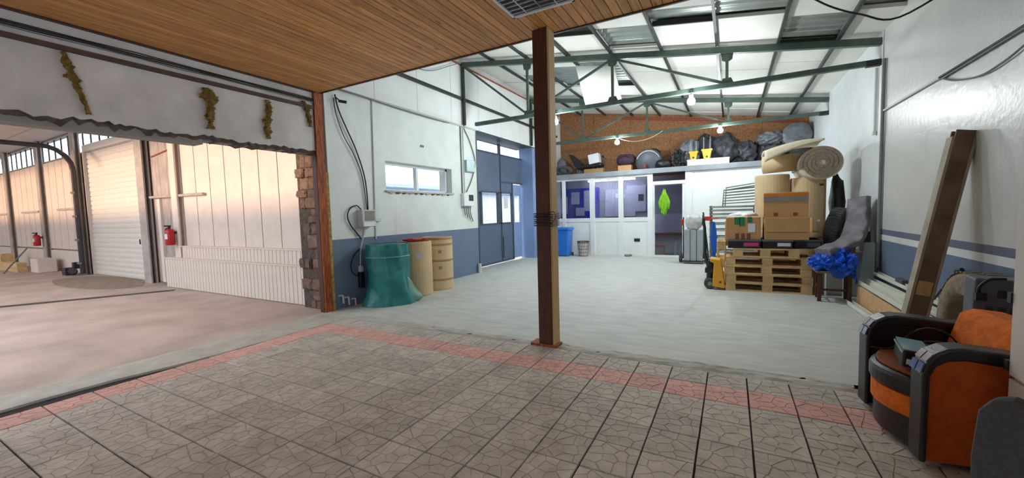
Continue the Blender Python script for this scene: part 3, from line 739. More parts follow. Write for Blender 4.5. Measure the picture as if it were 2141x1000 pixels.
def extinguisher(c, h, label, holder=None):
    th = thing('fire_extinguisher', label, 'extinguisher', c); c = vec(c); r = h*.19
    obj('cylinder', B().lathe([(r*.9, 0), (r, .02), (r, h*.68), (r*.8, h*.76), (r*.35, h*.8)], c, 16), 'extinguisher', th, smooth=True)
    obj('valve', B().lathe([(r*.3, h*.8), (r*.3, h*.9)], c, 10).cbox(c+Vector((0, -.03, h*.93)), (.025, .12, .03)), 'plastic_black', th)
    obj('hose', B().tube(curve([c+Vector((r*.4, -.02, h*.86)), c+Vector((-r*1.3, -.03, h*.75)), c+Vector((-r*1.35, -.03, h*.4)), c+Vector((-r*1.1, -.03, h*.2))]), .012, 6), 'plastic_black', th)
    obj('label_sticker', B().grid(lambda u, v: c+Vector((r*1.02*math.sin((u-.5)*1.4), -r*1.02*math.cos((u-.5)*1.4), h*(.3+.25*v))), 8, 1), 'paper', th)
    obj('bracket', B().cbox(c+Vector((0, r+.02, h*.6)), (r*1.2, .05, .05)), 'steel_dark', th)
extinguisher((-10.5, 4.03, .93), .44, 'red fire extinguisher on the pale column beside the ribbed kick panel')
extinguisher((-19.5, 4.01, .78), .44, 'red fire extinguisher far away on the column left of the roller shutter')
# clutter on the annex floor
f = B().box((-18.9, 3.7, 0), (-18.2, 4.1, .42)); one('concrete_block', f, 'annex_panel', 'white block standing at the foot of the farther extinguisher column', 'block', bevel=.02)
f = B().box((-21.6, 3.5, 0), (-19.2, 3.7, .12)).box((-21.4, 3.55, .12), (-19.5, 3.75, .26)).box((-21.9, 3.6, 0), (-21.6, 3.9, .5)); one('plank_pile', f, 'pallet_wood', 'pile of pale planks on the floor in the side bay', 'planks')
one('broom_stick', B().tube([(-19.1, 3.2, .02), (-18.75, 3.66, .78)], .02, 6), 'cable_grey', 'grey stick leaning on the white block in the side bay', 'stick')
f = B(); f.tube([(-16.4, 4.0, .10), (-16.1, 3.9, .14)], .09, 8).cbox((-16.6, 3.95, .1), (.3, .2, .2)).cbox((-16.15, 4.0, .28), (.14, .14, .18)); one('motor_part', f, 'pipe_dark', 'dark machine part on the floor under the curved track', 'machine part')

# ================================================================== OUTDOORS BEYOND THE WALL
struct('ground_yard', B().box((-40, 4.9, -.3), (-5.7, 40, -.12)), 'asphalt', 'paved yard outside')
th = thing('yard_building', 'pale building seen through the slot window and gate glass', 'building', (-14, 13, -.1))
obj('wall', B().box((-16, 6, -.1), (-13.6, 26, 2.62)), 'facade', th)
obj('roof', B().prism([(-16.2, 5.8, 2.62), (-13.3, 5.8, 2.62), (-13.3, 5.8, 2.72), (-16.2, 5.8, 3.2)], (0, 20.4, 0)), 'gate_blue', th)
for y in (8, 11.2, 14.4, 18): obj('yard_door', B().box((-13.62, y, -.1), (-13.55, y+1.7, 1.9)), 'gate_light', th)

# ================================================================== OFFICE PARTITION
def ox(px): return PY(px, 440, OY).x
cols = [ox(1134), ox(1180), ox(1239), ox(1299), ox(1360)]
of = struct('wall_office', B().box((XL, OY-.02, OZ), (XR, OY+.05, OZ+.01)), 'office_beam', 'white glazed office partition at the back of the hall')
obj('beam', B().box((XL, OY-.12, OZ), (XR, OY+.02, OZ+.14)), 'office_beam', of)
obj('roof_deck', B().box((XL, OY, OZ+.06), (XR, BY, OZ+.12)), 'office_beam', of)
RZ = 1.12
ends = [XL]+cols[1:]
for i in range(len(ends)-1):
    a, b2 = ends[i], ends[i+1]
    obj('infill_panel', B().box((a+.03, OY-.01, .06), (b2-.03, OY+.03, RZ-.05)), 'panel_white', of)
    obj('pane', B().box((a+.04, OY, RZ+.05), (b2-.04, OY+.008, OZ-.06)), 'glass_office', of)
    obj('mid_rail', B().box((a, OY-.03, RZ-.06), (b2, OY+.04, RZ+.06)), 'pvc_white', of)
    obj('head_rail', B().box((a, OY-.03, OZ-.07), (b2, OY+.04, OZ)), 'pvc_white', of)
    obj('sill_rail', B().box((a, OY-.03, 0), (b2, OY+.04, .07)), 'pvc_white', of)
for k, x in enumerate(ends[1:]):
    wd = .05 if k in (0,) else .075
    obj('mullion', B().box((x-wd, OY-.05, 0), (x+wd, OY+.05, OZ)), 'pvc_white', of)
dx0, dx1 = ends[-1]+.07, ox(1433)
obj('mullion', B().box((dx1, OY-.05, 0), (dx1+.17, OY+.05, OZ)), 'pvc_white', of)
obj('side_panel', B().box((dx1+.17, OY-.02, 0), (XR, OY+.03, OZ)), 'panel_white', of)
dr = struct('door_2', B().box((dx0, OY-.04, 2.12), (dx1, OY+.04, 2.22)).box((dx0, OY-.03, 0), (dx1, OY+.04, .05)), 'pvc_white', 'glazed office door')
obj('pane', B().box((dx0, OY, 2.22), (dx1, OY+.008, OZ)), 'glass_office', dr)
obj('pane', B().box((dx0+.06, OY, .06), (dx1-.06, OY+.008, 2.1)), 'glass_office', dr)
obj('stile', B().box((dx0, OY-.02, .05), (dx0+.05, OY+.03, 2.12)), 'pvc_white', dr); obj('stile', B().box((dx1-.08, OY-.02, .05), (dx1, OY+.03, 2.12)), 'pvc_white', dr)
# inside the office
struct('wall_office_inner', B().box((XL, BY-.06, 0), (XR, BY-.02, OZ)), 'office_inner', 'pale inner wall of the office')
struct('wall_office_dado', B().box((-2.3, BY-.10, 0), (XR, BY-.06, 1.25)), 'panel_white', 'white lower lining inside the office')
struct('floor_office', B().box((XL, OY+.05, 0), (XR, BY-.02, .015)), 'office_floor', 'grey floor of the office')
IY = BY-.09
th = thing('office_tube', 'lit tube lamp inside the office', 'lamp', (-3.4, 12.95, OZ-.08))
obj('housing', B().box((-4.2, 12.9, OZ-.06), (-2.6, 13.0, OZ-.01)), 'pvc_white', th); obj('tube', B().tube([(-4.15, 12.95, OZ-.085), (-2.65, 12.95, OZ-.085)], .018, 10), 'tube_lit', th)
one('notice_board', B().box((-5.3, IY-.02, 1.15), (-3.95, IY+.02, 2.2)), 'board_blue', 'violet-blue notice board behind the left office windows', 'board')
k = 0
for (px, py, wd, h) in ((1176, 430, .4, .6), (1203, 415, .3, .42), (1213, 443, .32, .28), (1228, 420, .24, .7)):
    p = PY(px, py, IY-.03)
    one('paper_sheet', B().cbox((p.x, IY-.03, p.z), (wd, .006, h)), 'paper', ['large pale sheet at the left end of the blue board', 'pale sheet pinned in the middle of the blue board', 'small tilted sheet pinned low on the blue board', 'tall pale sheet at the right edge of the blue board'][k], 'paper', 'papers behind the office glass'); k += 1
one('wall_chart', B().box((-3.75, IY-.02, 1.2), (-2.75, IY+.01, 2.1)), 'paper', 'large pale wall chart behind the third office window', 'chart')
th = thing('year_planner', 'white planner sheets with one dark photo behind the fourth office window', 'poster', (-2.55, IY, 1.3))
p = PY(1330, 415, IY)
obj('sheet', B().cbox((p.x, IY-.02, p.z), (.62, .01, .85)), 'paper', th); obj('sheet', B().cbox((p.x-.3, IY-.03, p.z), (.35, .008, .35)), 'paper', th); obj('photo', B().cbox((p.x+.16, IY-.03, p.z+.02), (.17, .008, .22)), 'screen_dark', th)
th = thing('coat', 'lime green hi-vis jacket hanging at the glazed office door', 'jacket', (0, 0, 0))
c = PY(1389, 423, OY-.13)
f = B(); f.lump(c, (.23, .12, .66), 5, .35, 2.8, 22, False, 3.5).shift(lambda p: Vector((c.x+(p.x-c.x)*(.45+.6*min(1, max(0, (c.z+.33-p.z)/.28)))*(1 if p.z > c.z-.15 else .8), p.y, p.z)))
for s_ in (-1, 1): obj('sleeve', B().tube([c+Vector((s_*.06, 0, .2)), c+Vector((s_*.12, -.02, .0)), c+Vector((s_*.10, -.02, -.2))], .05, 8, rs=[.035, .045, .04]), 'hivis', th, smooth=True)
obj('body', f, 'hivis', th, smooth=True); obj('hook', B().tube([c+Vector((0, .02, .30)), c+Vector((0, .09, .38))], .008), 'steel_dark', th)
th = thing('bench', 'red-brown bench against the wall inside the office', 'bench', (-1.75, 13.3, 0))
obj('top', B().box((-2.25, 13.1, .60), (-1.05, 13.48, .66)), 'bench_red', th)
for x in (-2.2, -1.12):
    for y in (13.14, 13.42): obj('leg', B().box((x, y, 0), (x+.05, y+.04, .6)), 'pvc_white', th)
th = thing('storage_tub', 'small beige tub with a red lid on the office floor', 'tub', (-2.0, 12.85, 0))
c = PY(1376, 517, 12.85); obj('body', B().box((c.x-.18, 12.7, 0.015), (c.x+.18, 13.0, .26)), 'cardboard', th, bevel=.01); obj('lid', B().box((c.x-.2, 12.68, .26), (c.x+.2, 13.02, .34)), 'plastic_red', th, bevel=.01)
for k, (px, h) in enumerate(((1413, .42), (1426, .34))):
    c = PY(px, 520, 12.75); f = B().lathe([(.05, 0), (.055, .02), (.055, h*.6), (.02, h*.85), (.02, h)], (c.x, 12.75, .015), 14)
    one('water_bottle', f, 'plastic_wrap', ['taller clear bottle on the floor behind the door glass', 'shorter clear bottle on the floor behind the door glass'][k], 'bottle', 'bottles behind the office door', smooth=True)
c = PY(1332, 502, OY-.015); th = thing('wall_socket', 'small black vent hole in the white office panel', 'vent', c)
obj('plate', B().cbox(c, (.17, .02, .10)), 'plastic_black', th); obj('hood', B().cbox(c+Vector((0, -.012, .035)), (.18, .03, .02)), 'plastic_dark', th)
# bins in front of the partition
th = thing('wheelie_bin', 'blue plastic bin with lid in front of the office partition', 'bin', (-4.7, 12.0, 0))
f = B(); ca_ = Vector((-4.68, 12.05, 0))
def taper(bx): return lambda p: Vector((ca_.x+(p.x-ca_.x)*(.82+.18*p.z/.85), ca_.y+(p.y-ca_.y)*(.82+.18*p.z/.85), p.z))
obj('body', B().cbox((ca_.x, ca_.y, .42), (.44, .44, .82)).shift(taper(0)), 'plastic_blue', th, bevel=.03)
obj('lid', B().cbox((ca_.x, ca_.y-.01, .87), (.52, .5, .09)), 'plastic_blue', th, bevel=.03)
for dx in (-.12, 0, .12): obj('rib', B().cbox((ca_.x+dx, ca_.y-.205, .42), (.03, .03, .6)), 'plastic_blue', th)
obj('wheel', B().lathe([(.06, -.02), (.06, .02)], (ca_.x+.23, ca_.y+.1, .06), 12, 'x'), 'rubber', th)
th = thing('waste_basket', 'speckled wire waste basket beside the blue bin', 'basket', (-4.08, 12.1, 0))
c = Vector((-4.08, 12.12, 0))
obj('liner', B().lathe([(.13, .01), (.17, .45), (.165, .45), (.125, .03)], c, 20), 'mesh_white', th)
for z in (.02, .12, .22, .32, .42): obj('hoop', B().tube([c+Vector(((.137+.09*z)*math.cos(a), (.137+.09*z)*math.sin(a), z)) for a in [k*math.pi/10 for k in range(21)]], .006, 5), 'cardboard_dark', th)
for k in range(14):
    a = k*math.pi/7; obj('wire', B().tube([c+Vector((.138*math.cos(a), .138*math.sin(a), .01)), c+Vector((.178*math.cos(a+.4), .178*math.sin(a+.4), .46))], .005, 5), 'cardboard_dark', th)
obj('rim', B().tube([c+Vector((.19*math.cos(a), .19*math.sin(a), .46)) for a in [k*math.pi/12 for k in range(25)]], .012, 6), 'pipe_dark', th)
extinguisher((-5.2, 11.95, .72), .55, 'red fire extinguisher mostly hidden behind the timber pillar')
one('floor_clamp', B().cbox((-2.75, 12.38, .03), (.2, .1, .06)).tube([(-2.8, 12.3, .04), (-2.7, 12.3, .04)], .03, 8), 'galvanised', 'small grey fitting on the floor at the foot of the partition', 'fitting')

# ================================================================== LEFT WALL FITTINGS
def wp(x, y, off=0): p = PX(x, y, XL); return Vector((XL+off, p.y, p.z))
c = wp(758, 457); th = thing('fuse_box', 'grey fuse box with dark window above the green-wrapped drum', 'fuse box', c)
obj('back_plate', B().box((XL, c.y-.16, c.z-.28), (XL+.02, c.y+.02, c.z+.02)), 'plaster_white', th)
obj('case', B().box((XL, c.y-.12, c.z-.14), (XL+.13, c.y+.16, c.z+.14)), 'plastic_grey', th, bevel=.012)
obj('window', B().box((XL+.13, c.y-.06, c.z-.04), (XL+.135, c.y+.14, c.z+.12)), 'tape_grey', th); obj('flap', B().box((XL+.13, c.y-.1, c.z-.13), (XL+.14, c.y+.15, c.z-.06)), 'pvc_white', th)
for k, (ps, r, lab) in enumerate((
    ([(697, 198), (705, 230), (722, 270), (740, 310), (757, 360), (764, 400), (767, 440)], .011, 'thicker black cable dropping from the corner post to the fuse box'),
    ([(694, 205), (700, 240), (716, 285), (735, 320), (752, 360), (760, 400), (765, 440)], .007, 'thinner dark cable dropping beside the thicker one to the fuse box'),
    ([(752, 438), (742, 430), (728, 438), (724, 455), (733, 475), (747, 492), (752, 500)], .010, 'dark cable loop left of the fuse box'),
    ([(750, 520), (737, 535), (731, 555), (736, 572), (745, 577)], .009, 'dark cable loop low on the blue wall behind the drum'),
    ([(760, 472), (757, 495), (752, 520), (751, 550), (752, 560)], .010, 'pale cable hanging from the fuse box to a plug'))):
    one('wall_cable', B().tube(curve([wp(a, b2, .03) for a, b2 in ps]), r, 6), 'cable_black' if k < 4 else 'cable_white', lab, 'cable', 'cables around the fuse box', smooth=True)
c = wp(751, 562, .04); th = thing('power_plug', 'white and black plug hanging behind the green-wrapped drum', 'plug', c)
obj('plug', B().cbox(c, (.06, .06, .1)), 'plastic_grey', th, bevel=.01); obj('socket', B().cbox(c-Vector((0, 0, .18)), (.07, .09, .26)), 'plastic_black', th, bevel=.01)
one('wall_pipe', B().tube([wp(776, 208, .012), wp(785, 500, .012)], .012, 8).cbox(wp(788, 460, .02), (.05, .12, .05)), 'cable_white', 'thin white vertical pipe on the wall left of the slot window', 'pipe')
c = wp(974, 417); th = thing('control_box', 'small white control box with dark display near the gate', 'control box', c)
obj('case', B().box((XL, c.y-.2, c.z-.16), (XL+.1, c.y+.2, c.z+.13)), 'pvc_white', th, bevel=.015); obj('display', B().box((XL+.1, c.y-.02, c.z-.04), (XL+.105, c.y+.16, c.z+.1)), 'screen_dark', th)
for k in range(4): obj('stub_cable', B().tube(curve([(XL+.04, c.y-.15+k*.09, c.z-.16), (XL+.05, c.y-.12+k*.07, c.z-.3), (XL+.04, c.y-.1+k*.1, c.z-.36-.05*k)]), .012, 6), 'cable_grey', th)
c = wp(979, 348); th = thing('junction_box', 'pale turquoise box on the wall above the control box', 'junction box', c)
obj('case', B().box((XL, c.y-.17, c.z-.13), (XL+.08, c.y+.17, c.z+.13)), 'enamel_pale', th, bevel=.008); obj('latch', B().cbox((XL+.085, c.y+.13, c.z), (.01, .02, .05)), 'plastic_grey', th)
one('wall_pipe', B().tube([wp(961, 262, .015), wp(966, 405, .015)], .014, 8), 'cable_grey', 'grey vertical pipe running down to the control box', 'pipe')
one('wall_pipe', B().tube([wp(966, 262, .015), wp(971, 405, .015)], .010, 8), 'cable_white', 'thin white pipe right of the grey one above the control box', 'pipe')
one('wall_cable', B().tube(curve([wp(968, 268, .02), wp(982, 300, .02), wp(992, 340, .02), wp(985, 375, .02), wp(974, 402, .02)]), .012, 6), 'cable_grey', 'grey cable curving around the turquoise box', 'cable')
one('wall_cable', B().tube(curve([wp(706, 188, .05), wp(760, 205, .05), wp(830, 228, .05), wp(890, 246, .05), wp(935, 258, .05)])+[], .010, 6), 'cable_grey', 'grey cable lying along the ledge of the painted wall', 'cable')
one('ceiling_wire', B().tube(curve([PX(862, 140, XL+.05), PX(900, 148, XL+.05), PX(940, 138, XL+.05), PX(965, 130, XL+.1)]), .008, 6), 'cable_grey', 'grey wire sagging to the left end of the nearer truss', 'cable')
c = wp(707, 213, .05); th = thing('security_camera', 'small dark camera at the top of the corner post', 'camera', c)
obj('body', B().tube([c+Vector((0, -.03, 0)), c+Vector((.09, .04, -.02))], .022, 10), 'plastic_black', th); obj('arm', B().tube([c+Vector((-.05, -.04, .06)), c], .01, 6), 'plastic_black', th)
k = 0
for px, py in ((712, 622), (724, 625), (738, 628)):
    p = wp(px, py, .02); one('floor_pipe', B().tube([p+Vector((0, -.05, .03)), p+Vector((.01, .02, .03)), p+Vector((.01, .03, -.1))], .016, 6), 'cable_white', ['left one of three white pipe stubs at the foot of the blue wall', 'middle one of three white pipe stubs at the foot of the blue wall', 'white pipe stub at the foot of the wall next to the green wrap'][k], 'pipe', 'pipe stubs at the wall foot'); k += 1
p = wp(882, 306); one('wall_clip', B().cbox(p, (.03, .09, .04)), 'cable_grey', 'small grey clip on the white wall above the slot window', 'clip')

# ---- drums
def drum(c, r, h, label, bands=True, seams=()):
    th = thing('fibre_drum', label, 'drum', c, group='tan fibre drums'); c = vec(c)
    obj('shell', B().lathe([(r*.97, 0), (r, .03), (r*1.0, h-.03), (r*.98, h), (r*.9, h), (r*.9, h-.02), (.001, h-.025)], c, 32), 'drum_tan', th, smooth=False)
    for z in seams: obj('band', B().lathe([(r*1.005, z-.02), (r*1.012, z-.015), (r*1.012, z+.015), (r*1.005, z+.02)], c, 32), 'drum_band', th)
    return th
d2 = drum((-4.98, 5.47, 0), .30, .96, 'plain tan fibre drum between the green-wrapped one and the banded one')
obj('sticker', B().grid(lambda u, v: Vector((-4.98+.304*math.cos(-.75+u*.3), 5.47+.304*math.sin(-.75+u*.3), .66+.1*v)), 4, 1), 'plastic_wrap', d2)
d3 = drum((-4.98, 6.10, 0), .29, 1.0, 'tan fibre drum with brown bands next to the wall', seams=(.86, .56, .2, .97))
for z in (.7, .4): obj('stamp', B().grid(lambda u, v: Vector((-4.98+.294*math.cos(-.85+u*.22), 6.10+.294*math.sin(-.85+u*.22), z+.06*v)), 3, 1), 'drum_band', d3)
one('red_cloth', B().lump((-5.0, 5.5, .985), (.42, .36, .06), 4, .4, 3, 9), 'plastic_red', 'crumpled red cloth on top of the plain tan drum', 'cloth', smooth=True)
th = thing('wrapped_drum', 'drum wrapped in teal green tarpaulin at the foot of the wall', 'drum', (-4.99, 4.78, 0))
def wrap(u, v):
    a = u*2*math.pi; z = v*.97; r = .33+.012*math.sin(a*9+v*5)*v + .022*noise.noise(Vector((math.cos(a)*1.6, math.sin(a)*1.6, v*3)))*(1.1-v*.6)+.016*math.sin(a*3+v*9)*(1-v)+.008*noise.noise(Vector((math.cos(a)*6, math.sin(a)*6, v*9)))
    if v < .28: r += (.28-v)**1.3*.34*(.75+.5*math.sin(a*3+1.2))
    r += .03*max(0, math.sin(a*2+v*6))*(1-v)
    return Vector((-4.93+r*math.cos(a), 4.78+r*math.sin(a), max(.004, z)))
f = B(); f.grid(wrap, 72, 40); f.lathe([(.335, .95), (.3, .962), (.001, .93)], (-4.93, 4.78, 0), 40)
obj('tarpaulin', f, 'tarp_green', th, smooth=True)
obj('tie', B().tube([wrap(k/36, .80)+Vector((.006*math.cos(k/36*6.283), .006*math.sin(k/36*6.283), 0)) for k in range(37)], .008, 5), 'tarp_green_pale', th)
obj('flap', B().grid(lambda u, v: Vector((-4.60+.05*u+.02*math.sin(v*5), 4.86+.26*u, .02+.42*v*(1-u*.75)+.02*math.sin(u*7))), 10, 10), 'tarp_green_pale', th, smooth=True, solid=.006)

# ================================================================== PALLET STACK GROUP
def pallet(c, sx, sy, label, rz=0, mtx=None):
    """flat four-way pallet, c = centre of its underside"""
    th = thing('pallet', label, 'pallet', c, rz, 'wooden pallets'); 
    if mtx: th.matrix_world = mtx; TM[th.name] = mtx
    def part(nm, a, b2): return obj(nm, B().box(a, b2), 'pallet_wood', th, local=True, bevel=.003)
    hx, hy = sx/2, sy/2
    for y in (-hy, -.0725, hy-.145 if sy > .7 else hy-.1): part('bottom_board', (-hx, y, 0), (hx, y+(.1 if y != -.0725 else .145), .022))
    for y in (-hy, -.05, hy-.1):
        for x in (-hx, -.0725, hx-.145): part('block', (x, y, .022), (x+.145, y+.1, .1))
    for x in (-hx, -.0725, hx-.145): part('stringer', (x, -hy, .1), (x+.145, hy, .122))
    n = 5
    for k in range(n):
        y = -hy+k*(sy-.14)/(n-1); part('deck_board', (-hx, y, .122), (hx, y+.14, .144))
    return th
rp_ = random.Random(5)
names = ['bottom pallet of the stack, on the floor', 'second pallet from the bottom of the stack', 'third pallet from the bottom of the stack', 'topmost full-size pallet of the stack']
PC = (.52, 8.10)
for k in range(4): pallet((PC[0]+rp_.uniform(-.012, .012), PC[1]+rp_.uniform(-.015, .01), .144*k), 1.2, .8, names[k], rp_.uniform(-.008, .008))
pallet((.49, 8.05, .576), .92, .72, 'shorter pallet on top of the pallet stack')
def flatcase(x0, x1, y0, y1, z0, z1, label, lab):
    th = thing('crate', label, 'crate', ((x0+x1)/2, (y0+y1)/2, z0), group='black crates on the pallets')
    obj('body', B().box((x0, y0, z0), (x1, y1, z1)), 'plastic_black', th, bevel=.012)
    obj('rim', B().box((x0-.01, y0-.01, z1-.03), (x1+.01, y1+.01, z1)), 'plastic_dark', th, bevel=.006)
    obj('recess', B().box((x0+(x1-x0)*.48, y0-.004, z0+.03), (x0+(x1-x0)*.95, y0+.01, z1-.045)), 'plastic_dark', th)
    if lab: obj('label_card', B().box((x0+(x1-x0)*.5, y0-.007, z0+.045), (x0+(x1-x0)*.93, y0-.004, z1-.05)), lab, th)
flatcase(-.05, .425, 7.72, 8.3, .72, .865, 'black crate with a pink label under the green-taped carton', 'label_pink')
flatcase(.455, .86, 7.72, 8.3, .72, .865, 'black crate with a white label under the wide cartons', 'paper')
flatcase(.885, 1.24, 7.80, 8.3, .72, .865, 'black crate without label at the right end of the pallets', None)
def carton(x0, x1, y0, y1, z0, z1, label):
    th = thing('carton', label, 'carton', ((x0+x1)/2, (y0+y1)/2, z0), group='cardboard cartons on the pallets')
    obj('body', B().box((x0, y0, z0), (x1, y1, z1)), 'cardboard', th, bevel=.006); return th
c1 = carton(-.08, .425, 7.74, 8.2, .866, 1.24, 'carton with green tape and an address label')
for a, e, z in ((.13, .22, 1.12), (.21, .29, 1.09), (.33, .40, 1.15)):
    obj('tape', B().box((-.08+a*.95, 7.736, z), (-.08+e*.95, 7.74, 1.242)), 'tape_green', c1)
obj('address_label', B().box((.245, 7.736, .99), (.345, 7.74, 1.13)), 'paper', c1)
for a in (.06, .145, .225): obj('printed_bar', B().box((a, 7.737, .87), (a+.055, 7.74, .97)), 'cardboard_dark', c1)
obj('end_flap', B().box((.37, 7.737, .88), (.40, 7.741, 1.235)), 'cardboard', c1)
c2 = carton(.475, 1.07, 7.72, 8.2, .866, 1.225, 'plain wide carton under the striped carton')
obj('fold', B().box((.49, 7.714, .985), (1.05, 7.719, .992)), 'cardboard_dark', c2); obj('side_flap', B().prism([(1.072, 7.72, .99), (1.10, 7.70, .99), (1.10, 7.70, 1.22), (1.072, 7.72, 1.222)], (.006, .004, 0)), 'cardboard', c2)
c3 = carton(.46, 1.06, 7.76, 8.2, 1.226, 1.625, 'topmost carton with orange and grey stripes')
obj('tape', B().box((.46, 7.755, 1.565), (1.06, 7.76, 1.61)), 'tape_orange', c3); obj('tape', B().box((.46, 7.755, 1.48), (1.06, 7.76, 1.56)), 'tape_grey', c3); obj('hand_hole', B().box((.6, 7.756, 1.25), (.66, 7.76, 1.30)), 'cardboard_dark', c3); obj('hand_hole', B().box((.86, 7.756, 1.25), (.92, 7.76, 1.30)), 'cardboard_dark', c3)
one('white_bag', B().lump((.20, 8.42, 1.235), (.44, .3, .16), 8, .3, 2.4, 12), 'pvc_white', 'crumpled white bag behind the green-taped carton', 'bag', smooth=True)
one('bag_support', B().box((-.1, 8.32, .72), (.45, 8.5, 1.16)), 'cardboard', 'plain carton hidden behind the green-taped carton', 'carton', bevel=.006)

# ---- pallet truck with its handle towards the back
jx, jy = -.26, 7.83
th = thing('pallet_truck', 'yellow hand pallet truck pushed under the pallet stack', 'pallet truck', (jx, jy, 0))
f = B(); f.prism([(jx-.02, jy-.16, .06), (jx+.17, jy-.16, .04), (jx+.14, jy-.16, .30), (jx+.10, jy-.16, .52), (jx-.06, jy-.16, .54), (jx-.06, jy-.16, .49), (jx+.0, jy-.16, .46)], (0, .34, 0)); obj('body', f, 'jack_yellow', th, bevel=.012)
obj('badge', B().box((jx+.085, jy-.166, .12), (jx+.12, jy-.16, .155)), 'cardboard_dark', th)
obj('pump', B().lathe([(.06, 0), (.06, .3), (.03, .34)], (jx-.06, jy, .18), 14).cbox((jx-.06, jy, .32), (.16, .18, .08)), 'plastic_black', th)
for s in (-.09, .09):
    wh = obj('wheel', B().lathe([(.02, -.03), (.085, -.03), (.095, -.02), (.095, .02), (.085, .03), (.02, .03)], (jx-.06, jy+s, .096), 20, 'y'), 'rubber', th)
    obj('hub', B().lathe([(.035, -.035), (.035, .035)], (jx-.06, jy+s, .096), 12, 'y'), 'galvanised', wh)
obj('handle', B().tube([(jx-.09, jy, .34), (jx-.14, jy, .6), (jx-.15, jy, 1.05), (jx-.17, jy, 1.18)], .024, 8), 'plastic_black', th)
obj('grip', B().tube([(jx-.16, jy-.09, 1.10), (jx-.17, jy-.09, 1.22), (jx-.175, jy, 1.28), (jx-.17, jy+.09, 1.22), (jx-.16, jy+.09, 1.10), (jx-.16, jy-.09, 1.10)], .018, 8), 'plastic_black', th)
for s in (-.1, .12): obj('fork', B().box((jx+.1, jy+s-.045, .035), (jx+.175, jy+s+.045, .075)), 'jack_yellow', th)
# ---- pallet standing on its edge behind the truck
mt = Matrix.Translation((-.14, 8.55, .41)) @ Matrix.Rotation(math.radians(90), 4, 'Y') @ Matrix.Rotation(math.radians(90), 4, 'Z')
pallet((0, 0, 0), .8, .8, 'pallet standing on edge behind the yellow pallet truck', mtx=Matrix.Translation((-.23, 8.58, .40)) @ Matrix.Rotation(math.radians(90), 4, 'Y'))

# ---- wire racks and blue straps
th = thing('wire_rack', 'galvanised wire rack parts stacked behind the pallet truck', 'rack', (-.1, 9.6, 0))
gx0, gx1, gy0, gy1 = -.38, .42, 9.35, 9.85
for x in (gx0, gx1):
    for y in (gy0, gy1): obj('post', B().tube([(x, y, 0), (x, y, 1.45)], .02, 8), 'galvanised', th)
for z in (.2, .35, .5, .65, .8, .95, 1.08, 1.2, 1.28, 1.36, 1.43):
    b = B()
    for q in range(8): b.tube([(gx0-.03, gy0+q*.07, z), (gx1+.03, gy0+q*.07, z)], .011, 5)
    b.tube([(gx0, gy0, z-.02), (gx1, gy0, z-.02)], .012, 6).tube([(gx0, gy0-.03, z), (gx0, gy1, z)], .012, 6).tube([(gx1, gy0, z), (gx1, gy1, z)], .012, 6)
    obj('shelf_grid', b, 'galvanised', th)
for j, (za, zb, xs) in enumerate(((1.44, 1.80, -.16), (1.44, 1.86, -.12))):
    b = B(); y = gy0+.12+.2*j
    b.tube([(xs, y, za), (xs+.02, y, zb-.04), (xs+.6, y+.05, zb+.04), (xs+.62, y+.05, za)], .014, 6)
    for q in range(6): b.tube([(xs+.01, y, za+.05+q*.055), (xs+.61, y+.05, za+.07+q*.06)], .009, 5)
    obj('loose_grid', b, 'galvanised', th)
b = B()
sx_ = PY(1492, 500, 9.25).x
for k in range(6): b.tube(curve([(sx_-.03+.010*k, 9.27-.008*(k % 3), 1.12-.02*(k % 2)), (sx_-.05+.02*k, 9.25, .8), (sx_-.02+.012*k, 9.24, .5), (sx_-.02+.02*(k % 4), 9.26, .28)]), .012, 6)
one('blue_straps', b, 'rope_blue', 'bundle of blue straps hanging on the wire rack', 'straps')
th = thing('red_clamp', 'red clamp hanging at the top of the blue straps', 'clamp', (-.42, 9.25, 1.14))
obj('jaw', B().cbox((-.45, 9.22, 1.19), (.16, .05, .09)), 'plastic_red', th, bevel=.01); obj('screw', B().tube([(-.36, 9.22, 1.18), (-.24, 9.22, 1.2)], .014, 6), 'plastic_red', th)

# ---- hand truck loaded with wrapped packages
hx, hy = -.86, 11.3
th = thing('hand_truck', 'black hand truck with red grips beside the office door', 'hand truck', (hx, hy, 0))
for s in (-.24, .24):
    obj('rail', B().tube([(hx+s, hy+.1, .1), (hx+s, hy+.1, 1.18)], .016, 8), 'plastic_black', th); obj('grip', B().tube([(hx+s-.02, hy+.08, .98), (hx+s-.02, hy+.02, 1.12)], .03, 8), 'plastic_red', th)
    obj('wheel', B().lathe([(.03, -.035), (.12, -.035), (.13, 0), (.12, .035), (.03, .035)], (hx+s*1.25, hy+.05, .13), 18, 'x'), 'rubber', th)
obj('toe_plate', B().box((hx-.24, hy-.25, .05), (hx+.26, hy+.1, .065)), 'plastic_black', th); obj('axle', B().tube([(hx-.32, hy+.05, .13), (hx+.32, hy+.05, .13)], .015, 8), 'steel_dark', th)
for k, (a, e) in enumerate(((-.2, -.06), (-.05, .09), (.1, .23))):
    one('package', B().box((hx+a, hy-.2, .067), (hx+e, hy+.07, .86)), 'pack_grey', ['left wrapped bundle on the hand truck', 'middle wrapped bundle on the hand truck', 'right wrapped bundle on the hand truck'][k], 'bundle', 'wrapped bundles on the hand truck', bevel=.015)
one('plastic_sack', B().lump((hx+.02, hy-.10, 1.06), (.38, .26, .40), 3, .28, 2.6, 14), 'plastic_wrap', 'clear plastic sack on top of the wrapped bundles', 'sack', smooth=True)
one('black_pole', B().tube([(hx+.40, hy-.5, .02), (hx+.25, hy-.3, 1.3)], .018, 8), 'plastic_black', 'black pole leaning beside the hand truck', 'pole')

